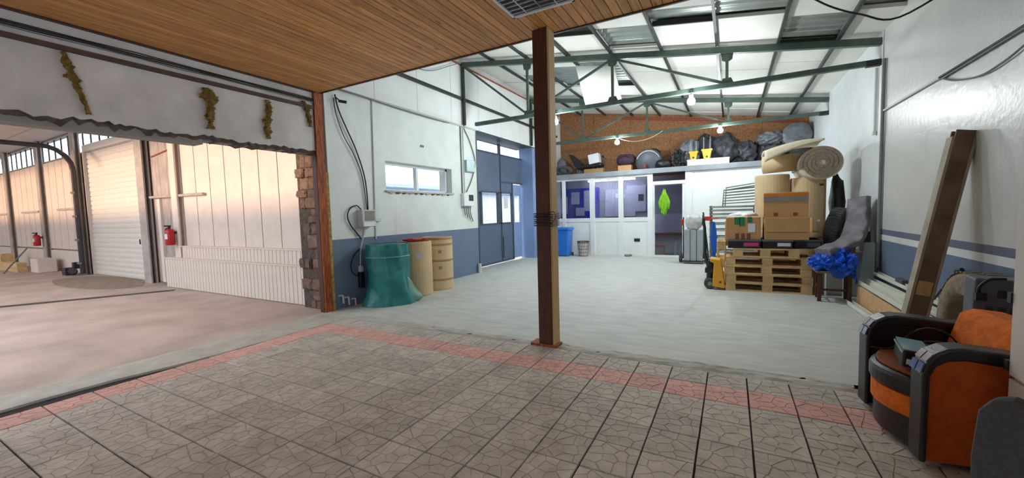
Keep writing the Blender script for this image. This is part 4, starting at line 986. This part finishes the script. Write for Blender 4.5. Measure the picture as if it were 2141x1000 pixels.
# ---- drums stacked by the right wall and the felt on top
DY = 8.95
drum((.66, DY, 0), .275, .98, 'lower left tan drum behind the cartons')
drum((1.20, DY-.02, 0), .265, .93, 'lower right tan drum behind the cartons', seams=(.84,))
drum((.66, DY, .98), .275, 1.0, 'upper left tan drum behind the striped carton')
dd = drum((1.20, DY-.02, .93), .265, .97, 'upper right tan drum with a side seam and brown stamp')
obj('seam', B().grid(lambda u, v: Vector((1.20+.268*math.cos(-.62+u*.07), DY-.02+.268*math.sin(-.62+u*.07), .95+.9*v)), 2, 1), 'drum_band', dd); obj('stamp', B().grid(lambda u, v: Vector((1.20+.269*math.cos(-1.05+u*.35), DY-.02+.269*math.sin(-1.05+u*.35), 1.74+.04*v)), 4, 1), 'cardboard_dark', dd)
obj('bung', B().cbox((1.33, DY-.26, 1.14), (.04, .02, .04)), 'plastic_wrap', dd)
# spiral roll of felt, end towards the viewer
rc = PY(1718, 340, 8.35); Rr = .285
th = thing('felt_roll', 'rolled grey felt with its spiral end facing the room', 'felt roll', (rc.x, rc.y, rc.z-Rr))
P = []
turns = 4.2
for k in range(141):
    a = k/140*turns*2*math.pi; r = .045+(Rr-.045)*k/140
    P.append((r*math.cos(a+2.2), r*math.sin(a+2.2)*.92))
f = B(); f.grid(lambda u, v: Vector((rc.x+P[int(u*140)][0], rc.y+1.0*v, rc.z+P[int(u*140)][1])), 140, 1)
obj('winding', f, ['felt_edge'], th, smooth=False, solid=.05)
f = B(); f.lathe([(Rr*.99, .02), (Rr+.012, .03), (Rr+.012, 1.0), (Rr*.99, 1.01)], rc, 40, 'y').shift(lambda p: Vector((p.x, p.y, rc.z+(p.z-rc.z)*.93))); obj('outer_layer', f, 'felt_cream', th, smooth=True)
# folded mat left of the roll
th = thing('folded_mat', 'cream felt mat folded over a tan roll on top of the drums', 'mat', (.85, 8.9, 2.0))
def flap(u, v):
    a = PY(1598+u*125, 318-u*20-10*math.sin(u*2.4), 8.45)
    return Vector((a.x, 8.42+v*.75, a.z+.0+.10*v*(1-v)-.02*v))
f = B(); f.grid(flap, 16, 6); obj('flap', f, 'felt_cream', th, smooth=True, solid=.035)
f = B(); f.grid(lambda u, v: Vector((flap(u, 0).x+.002, 8.41, flap(u, 0).z+.012-v*(.20-.17*u))), 16, 3); obj('front_fall', f, 'felt_cream', th, smooth=True, solid=.02)
f = B(); f.tube([(.50, 8.78, 2.16), (1.06, 8.82, 2.19)], .155, 20); obj('inner_roll', f, 'drum_tan', th, smooth=True)
one('gap_shade', B().lump((1.64, 9.05, 1.45), (.2, .4, .9), 6, .2, 2, 12), 'plastic_black', 'added black lump standing in for the shaded gap between drums and right wall', 'bundle', smooth=True)  # black lump puts the shade of the narrow gap into a solid shape
one('gap_carton', B().box((1.44, 8.62, 0), (1.80, 9.2, 1.0)), 'cardboard_dark', 'dark carton under the black lump in the gap', 'carton', bevel=.01)

# ---- tyres
def tyre(name, c, R, w_, axis, m, label, tilt=None):
    th = thing(name, label, 'tyre', (c[0], c[1], c[2]-R)); r0 = R*.58
    prof = [(r0, -w_*.42), (r0+.02, -w_*.5), (R*.86, -w_*.52), (R*.97, -w_*.42), (R, -w_*.3), (R, w_*.3), (R*.97, w_*.42), (R*.86, w_*.52), (r0+.02, w_*.5), (r0, w_*.42), (r0, -w_*.42)]
    f = B(); f.lathe(prof[:-1], (0, 0, 0), 40, axis, tilt); n = len(f.f)
    f.f = f.f[:-2]; f.mi = f.mi[:-2]; k = len(prof)-2
    f.f += [(k*40+i, k*40+(i+1) % 40, (i+1) % 40, i) for i in range(40)]; f.mi += [0]*40
    f.shift(lambda p: p+vec(c)); obj('casing', f, m, th, smooth=True)
    b = B()
    for q in range(44):
        a = q*2*math.pi/44
        for s in (-1, 1):
            e = Vector((math.cos(a)*R*1.003, math.sin(a)*R*1.003, 0)); t = Vector((-math.sin(a), math.cos(a), 0))
            loc = []
            for (dt, dz, dr) in ((-.35, .03, 0), (.15, .03, 0), (.45, .42, 0), (-.05, .42, 0), (-.35, .03, .009), (.15, .03, .009), (.45, .42, .009), (-.05, .42, .009)):
                p = e*(1+dr/R)+t*(dt*2*math.pi*R/44); p = Vector((p.x, p.y, s*dz*w_))
                if axis == 'x': p = Vector((p.z, p.x, p.y))
                if axis == 'y': p = Vector((p.x, p.z, p.y))
                if tilt: p = tilt @ p
                loc.append(p+vec(c))
            b._add(loc, [(4, 5, 6, 7), (0, 1, 5, 4), (1, 2, 6, 5), (2, 3, 7, 6), (3, 0, 4, 7)])
    obj('tread', b, m, th); return th
tyre('tyre', (1.50, 8.12, 1.03), .32, .20, 'y', 'rubber', 'black tyre standing beside the cartons near the grey cover', Matrix.Rotation(math.radians(62), 3, 'Z') @ Matrix.Rotation(math.radians(8), 3, 'X'))
one('tyre_stand', B().box((1.28, 7.85, 0), (1.78, 8.45, .68)), 'plastic_grey', 'white chest under the tyre beside the pallet stack', 'chest', bevel=.015)
tyre('truck_tyre', (1.70, 4.43, .43), .42, .24, 'x', 'rubber_dusty', 'big dusty tyre leaning on the right wall behind the armchair')
th = thing('folding_seat', 'folded seat with a white tubular frame beside the grey cover', 'seat', (1.38, 7.66, 0))
obj('frame', B().tube([(1.28, 7.66, .02), (1.28, 7.64, .74), (1.31, 7.64, .77), (1.46, 7.64, .77), (1.49, 7.64, .74), (1.49, 7.66, .02)], .013, 8), 'pvc_white', th); obj('cushion', B().box((1.30, 7.65, .52), (1.47, 7.68, .74)), 'beam_box', th, bevel=.012)

# ---- wooden stool chair with tarpaulin
th = thing('wooden_chair', 'dark wooden chair under the blue tarpaulin', 'chair', (1.31, 7.42, 0))
for x, y, h in ((1.14, 7.27, .42), (1.48, 7.24, .42), (1.16, 7.58, .42), (1.50, 7.56, .78)): obj('leg', B().box((x-.022, y-.022, 0), (x+.022, y+.022, h)), 'dark_wood', th)
obj('seat', B().box((1.10, 7.22, .42), (1.53, 7.62, .455)), 'felt_edge', th, bevel=.006)
obj('stretcher', B().box((1.14, 7.26, .16), (1.48, 7.28, .19)), 'dark_wood', th); obj('stretcher', B().box((1.13, 7.27, .2), (1.15, 7.58, .23)), 'dark_wood', th); obj('back_post', B().box((1.49, 7.22, .455), (1.53, 7.26, .80)), 'dark_wood', th)
th = thing('blue_tarpaulin', 'crumpled bright blue tarpaulin thrown over the wooden chair', 'tarpaulin', (1.32, 7.38, .45))
f = B(); f.lump((1.24, 7.32, .56), (.48, .36, .22), 2, .35, 3.2, 26, False, 2.2); f.lump((1.42, 7.32, .58), (.30, .38, .38), 5, .35, 3.4, 24, False, 2.2)
f.shift(lambda p: p+Vector((.02*noise.noise(p*14), .03*noise.noise(p*12+Vector((3, 1, 0))), .035*noise.noise(p*11+Vector((0, 7, 0))))))
obj('heap', f, 'tarp_blue', th)
def drape(u, v): return Vector((1.18+.38*u, 7.205-.02*math.sin(u*9)-.03*v, .57+.06*u-v*(.05+.20*math.sin(math.pi*min(1, u*1.02))**1.2)+.02*noise.noise(Vector((u*6, v*4, 0)))))
obj('fold', B().grid(drape, 24, 10), 'tarp_blue', th, smooth=True, solid=.012)
obj('corner', B().grid(lambda u, v: Vector((1.54+.03*v*math.sin(u*6), 7.22+.3*u, .62-.34*v*(1-.4*u))), 12, 8), 'tarp_blue', th, smooth=True, solid=.012)
# ---- covered item leaning against the wall
th = thing('covered_item', 'tall item under a wrinkled grey cover leaning on the right wall', 'covered item', (1.5, 7.6, .5))
path = curve([(1.66, 7.74, 1.50), (1.65, 7.70, 1.25), (1.60, 7.62, 1.0), (1.52, 7.54, .86), (1.36, 7.46, .78), (1.18, 7.38, .715)], 8); nP = len(path)
def cov(u, v):
    i = min(int(u*(nP-1)), nP-2); p = path[i].lerp(path[i+1], u*(nP-1)-i); t = (path[i+1]-path[i]).normalized()
    side = Vector((.45, -.9, 0)).normalized(); side = (side-t*side.dot(t)).normalized(); up_ = t.cross(side)
    wd = .19-.03*abs(u-.4); a = v*2*math.pi; k = (abs(math.cos(a))**4+abs(math.sin(a))**4)**-.25
    wr = .016*noise.noise(Vector((u*14, math.cos(a)*2, math.sin(a)*2)))+.012*math.sin(u*26+a*2)
    return p+side*(math.cos(a)*k*wd+wr)+up_*(math.sin(a)*k*.055+wr)
f = B(); f.grid(cov, 60, 28); f._add([cov(0, k/28) for k in range(28)], [tuple(range(28))]); f._add([cov(1, k/28) for k in range(28)], [tuple(range(28))])
obj('cover', f, 'cover_grey', th, smooth=True); obj('core', B().bar((1.78, 7.64, .0), (1.76, 7.70, 1.0), .06, .05), 'plastic_dark', th)
one('tin_sheet', B().prism([(1.62, 7.52, 0), (1.79, 7.46, 0), (1.81, 7.50, .85), (1.70, 7.55, .85)], (.012, .02, 0)), 'enamel_pale', 'pale metal sheet standing under the grey cover', 'sheet')

# ================================================================== THINGS ALONG THE RIGHT WALL
th = thing('chipboard_plank', 'long tan chipboard plank lying on edge by the right wall', 'plank', (1.56, 6.3, 0))
obj('plank', B().box((1.555, 5.2, 0), (1.58, 7.2, .27)), 'chipboard', th); obj('cleat', B().box((1.58, 6.9, .05), (1.80, 6.96, .22)), 'chipboard', th)
def profile(p, q, wd, h, label, m='upvc_cream'):
    th = thing('plastic_profile', label, 'profile', vec(p), group='pale profiles along the right wall')
    p, q = vec(p), vec(q); d = (q-p).normalized(); sd_ = Vector((0, 0, 1)).cross(d).normalized()
    obj('web', B().bar(p, q, wd, .012), m, th)
    for s in (-1, 1): obj('flange', B().bar(p+sd_*s*(wd/2-.006)+Vector((0, 0, h/2)), q+sd_*s*(wd/2-.006)+Vector((0, 0, h/2)), .012, h), m, th)
profile((1.62, 7.35, .29), (1.62, 4.9, .29), .09, .05, 'pale plastic profile lying on top of the chipboard plank')
profile((1.71, 7.42, .33), (1.70, 5.05, .36), .08, .04, 'pale plastic profile in the middle of the row by the wall')
profile((1.79, 7.38, .42), (1.79, 5.02, .42), .07, .035, 'pale plastic profile closest to the right wall')
profile((1.47, 7.15, .012), (1.52, 5.9, .012), .07, .05, 'pale channel lying on the floor before the chipboard plank')
for (y, z) in ((5.3, 0), (6.2, 0), (7.0, 0)): pass
one('profile_rest', B().box((1.60, 5.4, 0), (1.82, 5.5, .28)), 'chipboard', 'wooden block carrying the pale profiles', 'block')
one('profile_rest', B().box((1.60, 6.7, 0), (1.82, 6.8, .28)), 'chipboard', 'wooden block under the far ends of the profiles', 'block')
# broken beam leaning on the wall
th = thing('leaning_beam', 'long grey-brown boxed beam leaning against the right wall', 'beam', (1.5, 5.45, 0))
p, q = Vector((1.44, 5.0, .02)), Vector((1.79, 5.07, 2.03)); d = (q-p).normalized()
n_ = Vector((0, -1, 0)); n_ = (n_-d*n_.dot(d)).normalized(); s_ = d.cross(n_)
def slab(a0, a1, b0, b1, top=0): 
    f = B(); poly = [p+s_*a0+n_*b0, p+s_*a1+n_*b0, p+s_*a1+n_*b1, p+s_*a0+n_*b1]; f.prism(poly, (q-p)*(1+top)); return f
obj('front_board', slab(-.06, .06, .035, .055), 'beam_box_dark', th); obj('back_board', slab(-.06, .06, -.055, -.035), 'beam_box_dark', th)
obj('side_board', slab(.06, .08, -.055, .058, -.012), 'beam_box', th); obj('side_board', slab(-.08, -.06, -.055, .058, -.03), 'beam_box', th)
m_ = p.lerp(q, .27); obj('patch', B().prism([m_+s_*-.05+n_*.056, m_+s_*.05+n_*.056, m_+s_*.05+n_*.056+d*.13, m_+s_*-.05+n_*.056+d*.13], n_*.004), 'raw_wood', th)
th = thing('steel_rod', 'thin dark steel rod with a hooked top leaning on the wall', 'rod', (1.7, 5.8, .4))
a, b2 = PX(2000, 566, 1.80), PX(1938, 645, 1.74)
obj('shaft', B().tube([b2, a], .009, 8), 'steel_dark', th); obj('hook', B().tube([a, a+Vector((.01, -.06, .015)), a+Vector((.01, -.08, -.03))], .02, 8), 'plastic_black', th)
c = PX(1893, 594, XR); th = thing('wall_outlet', 'black socket box low on the blue wall behind the beam', 'socket', c)
obj('box', B().box((XR-.07, c.y-.12, c.z-.05), (XR, c.y+.1, c.z+.06)), 'plastic_dark', th, bevel=.008); obj('opening', B().box((XR-.075, c.y-.1, c.z-.045), (XR-.07, c.y-.0, c.z+.02)), 'plastic_black', th)
# wall cables high on the right
def rp(x, y, off=.02): p = PX(x, y, XR-off); return p
one('wall_cable', B().tube([rp(1846, 232), rp(1965, 162)], .014, 8), 'cable_white', 'white conduit climbing the right wall from the corner', 'conduit')
one('wall_cable', B().tube([rp(1965, 162), rp(2080, 92), rp(2180, 30)], .012, 8), 'cable_black', 'upper one of two dark cables climbing out at the upper right', 'cable')
one('wall_cable', B().tube([rp(1965, 167), rp(2080, 97), rp(2180, 35)], .009, 8), 'cable_grey', 'lower one of two cables climbing out at the upper right', 'cable')
one('wall_cable', B().tube(curve([rp(1968, 164), rp(2000, 168), rp(2050, 158), rp(2100, 128), rp(2141, 95), rp(2180, 60)]), .008, 6), 'cable_grey', 'grey cable sagging below the conduit at the upper right', 'cable')
one('overhead_cable', B().tube(curve([PY(1690, -8, 5.2), PY(1740, 15, 5.2), PY(1800, 30, 5.2), PY(1880, 36, 5.15), (1.8, 4.9, 3.32)]), .009, 6), 'cable_black', 'black cable hanging across the top right below the roof', 'cable')

# ================================================================== ARMCHAIR
ch = thing('armchair', 'orange and black armchair with curved black arms facing left', 'armchair', (1.2, 3.26, 0))
def arm(y0, y1, side, nm):
    # side profile in x-z: front post bends over into the arm top
    out = [(.80, .03), (.80, .50), (.815, .57), (.85, .625), (.90, .655), (.96, .665), (1.10, .655), (1.25, .635), (1.40, .63), (1.60, .66)]
    inn = [(1.60, .58), (1.40, .555), (1.25, .56), (1.10, .585), (.97, .600), (.90, .588), (.855, .555), (.832, .50), (.828, .03)]
    f = B(); f.prism([(x, y0, z) for x, z in out+inn], (0, y1-y0, 0)); o = obj(nm, f, 'leather_black', ch, bevel=.012)
    # upholstered side below
    s = [(.829, .04), (.833, .50), (.856, .554), (.90, .587), (.97, .599), (1.10, .584), (1.25, .559), (1.40, .554), (1.60, .579), (1.60, .34), (1.42, .30), (1.25, .20), (1.12, .10), (1.0, .045)]
    ym_ = (y0+y1)/2
    f = B(); f.prism([(x, y0+.012, z) for x, z in s], (0, ym_-y0-.012, 0)); obj('side_panel', f, 'velour_rust' if side < 0 else 'leather_black', ch)
    f = B(); f.prism([(x, ym_, z) for x, z in s], (0, y1-.012-ym_, 0)); obj('side_panel', f, 'velour_rust' if side > 0 else 'leather_black', ch)
    s = [(1.60, .339), (1.42, .299), (1.25, .199), (1.12, .099), (1.0, .044), (1.0, .03), (1.60, .03)]
    f = B(); f.prism([(x, y0+.008, z) for x, z in s], (0, y1-y0-.016, 0)); obj('side_base', f, 'leather_black', ch)
    # chromed corner tiles
    for (xa, za, xb, zb) in ((.797, .515, .812, .565), (.818, .578, .846, .618)):
        for (u0, u1) in ((.08, .46), (.54, .92)):
            ya, yb = y0+(y1-y0)*u0, y0+(y1-y0)*u1; n = Vector((-(zb-za), 0, xb-xa)).normalized()*.006
            f = B(); f.prism([(xa, ya, za), (xb, ya, zb), (xb, yb, zb), (xa, yb, za)], n); obj('chrome_tile', f, 'chrome', o)
arm(2.84, 2.97, -1, 'arm'); arm(3.53, 3.66, 1, 'arm')
def seatring(z0, z1, r, nm, m, bulge=.115):
    poly = [(1.35, 2.98), (.86, 2.98)]+[(.86-bulge*math.sin(math.pi*k/14)**.8, 2.98+.54*k/14) for k in range(1, 14)]+[(.86, 3.52), (1.35, 3.52)]
    f = B(); f.prism([(x, y, z0) for x, y in poly], (0, 0, z1-z0)); return obj(nm, f, m, ch, bevel=r)
seatring(.03, .19, .01, 'front_base', 'leather_black', .09); seatring(.19, .31, .008, 'front_band', 'velour_orange', .11); seatring(.31, .425, .03, 'seat_rim', 'leather_black', .125)
poly = [(1.33, 3.0), (.87, 3.0)]+[(.87-.10*math.sin(math.pi*k/14)**.8, 3.0+.5*k/14) for k in range(1, 14)]+[(.87, 3.5), (1.33, 3.5)]
f = B(); f.prism([(x, y, .425) for x, y in poly], (0, 0, .02)); obj('seat_cushion', f, 'velour_brown', ch, bevel=.012)
f = B(); f.prism([(1.17, 2.98, .43), (1.25, 2.98, .72), (1.31, 2.98, .745), (1.46, 2.98, .73), (1.60, 2.98, .05), (1.30, 2.98, .05)], (0, .54, 0)); obj('backrest', f, 'velour_orange', ch, bevel=.025)
for x, y in ((.84, 2.87), (.84, 3.6), (1.55, 2.87), (1.55, 3.6)): obj('foot', B().box((x, y, 0), (x+.05, y+.05, .032)), 'chrome', ch)
# device lying on the seat
th = thing('car_stereo', 'black device with a pale blue glossy top lying on the armchair seat', 'device', (.98, 3.2, .447))
mt = Matrix.Translation((.985, 3.17, .505)) @ Matrix.Rotation(math.radians(-14), 4, 'Z') @ Matrix.Rotation(math.radians(5), 4, 'Y')
obj('case', B().box((-.15, -.13, -.05), (.16, .14, .05), mt), 'plastic_black', th, bevel=.012)
obj('glass_top', B().box((-.15, -.13, .05), (-.03, .14, .056), mt), 'blue_glass', th); obj('trim', B().box((-.156, -.132, .03), (-.15, .142, .042), mt), 'aluminium', th)
obj('key', B().box((-.13, -.136, -.03), (-.08, -.13, .0), mt), 'pvc_white', th); obj('key', B().box((-.06, -.136, -.03), (-.03, -.13, .02), mt), 'pvc_white', th)
sc_ = one('seat_cable', B().tube(curve([(.80, 3.46, .46), (.90, 3.44, .47), (1.0, 3.44, .58), (1.08, 3.42, .62), (1.17, 3.40, .58), (1.2, 3.38, .5), (1.1, 3.32, .56), (1.0, 3.3, .565)]), .006, 6), 'cable_black', 'black cable looping over the device on the armchair', 'cable')
pv = Vector((.80, 3.66, 0)); RM = Matrix.Translation(pv+Vector((.005, -.01, 0))) @ Matrix.Rotation(math.radians(6), 4, 'Z') @ Matrix.Translation(-pv)
for o in (ch, th, sc_): o.matrix_world = RM @ TM[o.name]
# grey appliance with vents behind the armchair
th = thing('grey_appliance', 'dark grey appliance with four vent grilles behind the armchair', 'appliance', (1.62, 3.95, 0))
mt = Matrix.Translation((1.575, 3.88, -.025)) @ Matrix.Rotation(math.radians(-8), 4, 'Z') @ Matrix.Rotation(math.radians(2), 4, 'Y')
obj('body', B().box((-.165, -.09, .06), (.13, .12, .92), mt), 'plastic_dark', th, bevel=.015); obj('plinth', B().box((-.15, -.08, .055), (.12, .11, .075), mt), 'plastic_black', th)
for k in range(4):
    f = B(); [f.box((-.11+k*.055, -.094, .70+q*.011), (-.072+k*.055, -.09, .706+q*.011), mt) for q in range(4)]; obj('vent', f, 'plastic_black', th)
obj('edge_strip', B().box((.13, -.1, .05), (.15, -.06, .93), mt), 'aluminium', th); obj('side_handle', B().box((.15, -.09, .08), (.165, .0, .88), mt), 'plastic_black', th)
obj('cord', B().tube(curve([(1.44, 3.78, .80), (1.435, 3.76, .85), (1.48, 3.76, .90), (1.56, 3.78, .905)]), .009, 6), 'cable_black', th); obj('plug', B().cbox((1.442, 3.77, .785), (.05, .04, .05)), 'plastic_black', th); obj('black_label', B().box((-.06, -.094, .80), (-.02, -.09, .85), mt), 'plastic_black', th)  # includes a small black label above the vents
# white cabinet at the right edge
th = thing('white_cabinet', 'tall white cabinet at the right edge next to the armchair', 'cabinet', (1.48, 2.5, 0))
obj('body', B().box((1.195, 2.5, .02), (1.80, 2.80, 1.75)), 'cabinet_white', th, bevel=.01)
obj('lower_door', B().box((1.178, 2.51, .05), (1.195, 2.795, .56)), 'cabinet_white', th, bevel=.005); obj('upper_door', B().box((1.178, 2.51, .575), (1.195, 2.795, 1.73)), 'cabinet_white', th, bevel=.005)
obj('hinge', B().cbox((1.185, 2.805, .62), (.03, .03, .05)), 'steel_dark', th); obj('hinge', B().cbox((1.185, 2.805, .95), (.03, .03, .05)), 'steel_dark', th); obj('lock', B().cbox((1.174, 2.65, .33), (.01, .02, .02)), 'steel_dark', th)
# charcoal chair in the corner
th = thing('office_chair', 'charcoal padded chair with rounded back at the lower right corner', 'chair', (1.18, 1.95, 0))
mt = Matrix.Translation((1.0, 2.02, 0)) @ Matrix.Rotation(math.radians(-37), 4, 'Z')
prof = [(-.20, .24), (-.215, .44), (-.205, .63), (-.17, .69), (-.12, .705), (-.02, .675), (.08, .61), (.16, .53), (.21, .43), (.22, .24)]
f = B(); f.prism([mt @ Vector((x, -.035-.06*(1-z/.70), z)) for x, z in prof], (mt.to_3x3() @ Vector((0, .075, 0)))); obj('backrest', f, 'fabric_charcoal', th, bevel=.022)
obj('seat', B().box((-.18, .06, .32), (.18, .40, .39), mt), 'fabric_charcoal', th, bevel=.03)
obj('pole', B().tube([mt @ Vector((0, .22, .06)), mt @ Vector((0, .22, .32))], .025, 10), 'plastic_black', th); obj('bracket', B().box((-.03, -.06, .26), (.03, .2, .32), mt), 'plastic_black', th)
for k in range(5):
    a = k*2*math.pi/5; p = mt @ Vector((0, .22, .06)); q = p+Vector((.2*math.cos(a), .2*math.sin(a), -.02)); obj('base_arm', B().bar(p, q, .04, .03), 'plastic_black', th); obj('castor', B().lathe([(.025, -.015), (.025, .015)], (q.x, q.y, .025), 10, 'x'), 'rubber', th)

# ================================================================== CLUTTER ON THE OFFICE ROOF
RZ0 = OZ+.141; RY = 12.95
def rx(px): return PY(px, 340, RY).x
def rz(px, py): return PY(px, py, RY).z
tt = thing('tyre', 'black tyre lying tilted at the left end of the office roof', 'tyre', (rx(1182), RY, RZ0))
f = B(); R = .30; prof = [(.17, -.08), (.19, -.1), (.27, -.1), (.30, -.06), (.30, .06), (.27, .1), (.19, .1), (.17, .08)]
f.lathe(prof, (0, 0, 0), 32, 'y', Matrix.Rotation(math.radians(24), 3, 'X')); f.f = f.f[:-2]+[(7*32+i, 7*32+(i+1) % 32, (i+1) % 32, i) for i in range(32)]; f.mi = [0]*len(f.f)
f.shift(lambda p: Vector((rx(1182)+p.x, 12.8+p.y, RZ0+.17+p.z*.56))); obj('casing', f, 'rubber', tt, smooth=True)
one('sack', B().lump((rx(1207), 13.35, RZ0+.17), (.3, .3, .34), 2, .2, 2.2, 10), 'pack_grey', 'pale grey sack right of the tyre on the office roof', 'sack', smooth=True)
one('sack', B().lump((rx(1168), 13.3, RZ0+.32), (.34, .3, .64), 9, .2, 2.2, 10), 'cover_grey', 'beige-grey sack behind the tyre on the office roof', 'sack', smooth=True)
th = thing('broken_chair', 'overturned black office chair on the office roof', 'chair', (rx(1230), 13.0, RZ0))
cx = rx(1230)
obj('seat', B().cbox((cx+.05, 13.0, RZ0+.27), (.85, .4, .12), Matrix.Rotation(math.radians(-4), 4, 'Y')), 'plastic_black', th, bevel=.04)
obj('backrest', B().prism([(rx(1189), 12.9, rz(1189, 323)), (rx(1199), 12.9, rz(1199, 325)), (rx(1222), 12.9, rz(1222, 345)), (rx(1203), 12.9, rz(1203, 350))], (0, .12, 0)), 'plastic_black', th, bevel=.02)
obj('armrest', B().tube([(rx(1258), 13.0, RZ0+.25), (rx(1262), 13.0, RZ0+.5), (rx(1258), 13.05, RZ0+.58)], .03, 8), 'plastic_black', th)
for k in range(5): obj('leg', B().tube([(cx-.3+k*.15, 13.0, RZ0+.22), (cx-.34+k*.17, 12.95, RZ0)], .022, 6), 'plastic_dark', th)
one('bamboo_bundle', B().box((rx(1222), 12.85, RZ0), (rx(1262), 13.1, RZ0+.18)), 'drum_band', 'brown bundle under the overturned chair', 'bundle', bevel=.03)
one('white_carton', B().cbox((rx(1245), 12.86, RZ0+.48), (.34, .25, .30), Matrix.Rotation(math.radians(-8), 4, 'Y')), 'paper', 'white box lying on the overturned chair', 'box', bevel=.006)
one('small_carton', B().box((rx(1294), 12.8, RZ0), (rx(1322), 13.05, RZ0+.2)), 'cardboard', 'small brown carton under the purple bag', 'carton', bevel=.006)
th = thing('purple_bag', 'dark purple bag on the small brown carton', 'bag', (rx(1309), 12.92, RZ0+.2))
obj('body', B().lump((rx(1309), 12.92, RZ0+.37), (.55, .36, .34), 4, .15, 2, 12, True, 3.2), 'cloth_purple', th, smooth=True); obj('strap', B().tube(curve([(rx(1298), 12.74, RZ0+.4), (rx(1309), 12.72, RZ0+.48), (rx(1320), 12.74, RZ0+.4)]), .012, 6), 'plastic_black', th)
th = thing('round_seat', 'black round shell seat with pale piping on the office roof', 'seat', (rx(1357), 12.9, RZ0))
c = Vector((rx(1357), 12.85, rz(1357, 340)))
obj('shell', B().lathe([(.001, -.10), (.16, -.09), (.30, -.04), (.38, .03), (.40, .08), (.36, .10)], c, 32, 'y', Matrix.Rotation(math.radians(14), 3, 'X')).shift(lambda p: Vector((p.x, p.y, max(p.z, RZ0)))), 'plastic_dark', th, smooth=True)
obj('hood', B().lump((c.x+.02, c.y+.22, c.z+.12), (.62, .3, .62), 3, .15, 2, 12, False), 'plastic_black', th, smooth=True)
obj('piping', B().tube([c+Vector((.34*math.cos(a), -.08-.02*math.sin(a), .34*math.sin(a)*.97)) for a in [math.radians(20+k*10) for k in range(15)]], .012, 6), 'cable_white', th)
one('black_bag', B().lump((rx(1388), 12.85, RZ0+.14), (.46, .34, .28), 6, .2, 2, 12), 'plastic_black', 'black bag right of the round seat on the office roof', 'bag', smooth=True)
one('red_bottle', B().lathe([(.04, 0), (.04, .12), (.02, .16), (.02, .2)], (rx(1352), 12.6, RZ0), 12), 'red_edge', 'small red bottle in front of the round seat', 'bottle', smooth=True)
one('scrap_metal', B().lump((rx(1421), 12.85, RZ0+.26), (.36, .34, .52), 11, .6, 4.5, 22), 'steel_dark', 'pile of dark metal scrap left of the yellow tools', 'scrap')
sacks = [((1441, 13.0), .56, .78, 'sack_grey', 'round grey sack behind the left yellow tool'), ((1474, 13.3), .62, .90, 'sack_dark', 'dark bundle behind the two yellow tools'), ((1516, 13.0), .68, .84, 'sack_dark', 'big dark grey sack below the right lit bulb'), ((1560, 13.05), .56, .62, 'sack_dark', 'low dark sack in the middle of the office roof'), ((1594, 13.32), .36, .5, 'cover_grey', 'flat grey sack behind the folded felt mat')]
for k, ((px, y), wd, h, m, lab) in enumerate(sacks): one('storage_sack', B().lump((rx(px), y, RZ0+h/2), (wd, .46, h), 20+k, .32, 2.4, 26), m, lab, 'sack', 'sacks on the office roof', smooth=True)
one('foil_sack', B().lump((rx(1612), 12.95, RZ0+.62), (.62, .4, .34), 31, .35, 3, 26, False), 'sack_grey', 'shiny grey foil bundle on the dark sacks', 'bundle', smooth=True)
one('sack_pile', B().lump((rx(1620), 12.85, RZ0+.22), (.6, .42, .44), 33, .25, 2, 22), 'sack_dark', 'dark sack carrying the foil bundle', 'sack', smooth=True)
th = thing('wrapped_coil', 'large dark wrapped coil in the corner by the right wall', 'coil', (1.3, 13.0, RZ0))
c = Vector((rx(1664), 12.8, rz(1664, 284)))
f = B(); f.lathe([(.001, .02), (.12, .0), (.20, .03), (.31, .0), (.34, .05), (.34, .5), (.3, .55)], c, 30, 'y'); f.shift(lambda p: p+Vector((.02*noise.noise(p*7), .03*noise.noise(p*8), .02*noise.noise(p*6+Vector((3, 0, 0)))))); obj('coil', f, 'sack_grey', th, smooth=True)
obj('wrapping', B().lump((c.x+.02, c.y+.36, c.z), (.62, .36, .64), 12, .2, 2, 14, False), 'sack_dark', th, smooth=True)
one('coil_base', B().lump((c.x-.02, 13.1, RZ0+.22), (.66, .6, .42), 15, .15, 2, 12, True, 4), 'sack_dark', 'dark pile under the wrapped coil', 'sack', smooth=True)
th = thing('light_tray', 'long silver metal tray on the front edge of the office roof', 'tray', (rx(1481), 12.6, RZ0))
ax, bx = PY(1437, 340, 12.58).x, PY(1525, 340, 12.58).x
obj('tray', B().box((ax, 12.55, RZ0), (bx, 12.7, RZ0+.17)), 'aluminium', th, bevel=.006); obj('lip', B().box((ax-.01, 12.54, RZ0+.15), (bx+.01, 12.555, RZ0+.175)), 'pvc_white', th); obj('lip', B().box((ax-.01, 12.54, RZ0), (bx+.01, 12.555, RZ0+.015)), 'pvc_white', th)
for k, px in enumerate((1450, 1478)):
    x = PY(px, 325, 12.62).x; s = 1+.15*k
    th = thing('yellow_tool', ['smaller yellow tool head with steel prongs on the silver tray', 'larger yellow tool head with steel prongs on the silver tray'][k], 'tool', (x, 12.62, RZ0+.176), group='yellow tools on the tray')
    z = RZ0+.177
    obj('head', B().prism([(x-.07*s, 12.56, z), (x+.07*s, 12.56, z), (x+.105*s, 12.56, z+.2*s), (x-.105*s, 12.56, z+.2*s)], (0, .1, 0)), 'yellow_paint', th, bevel=.008); obj('collar', B().box((x-.12*s, 12.55, z+.19*s), (x+.12*s, 12.67, z+.23*s)), 'yellow_paint', th)
    obj('slot', B().box((x-.025, 12.556, z+.03), (x+.025, 12.56, z+.08)), 'plastic_black', th)
    for d in (-.07, .07): obj('prong', B().tube([(x+d*s, 12.61, z+.2*s), (x+d*s, 12.61, z+.52*s)], .014, 6), 'galvanised', th)
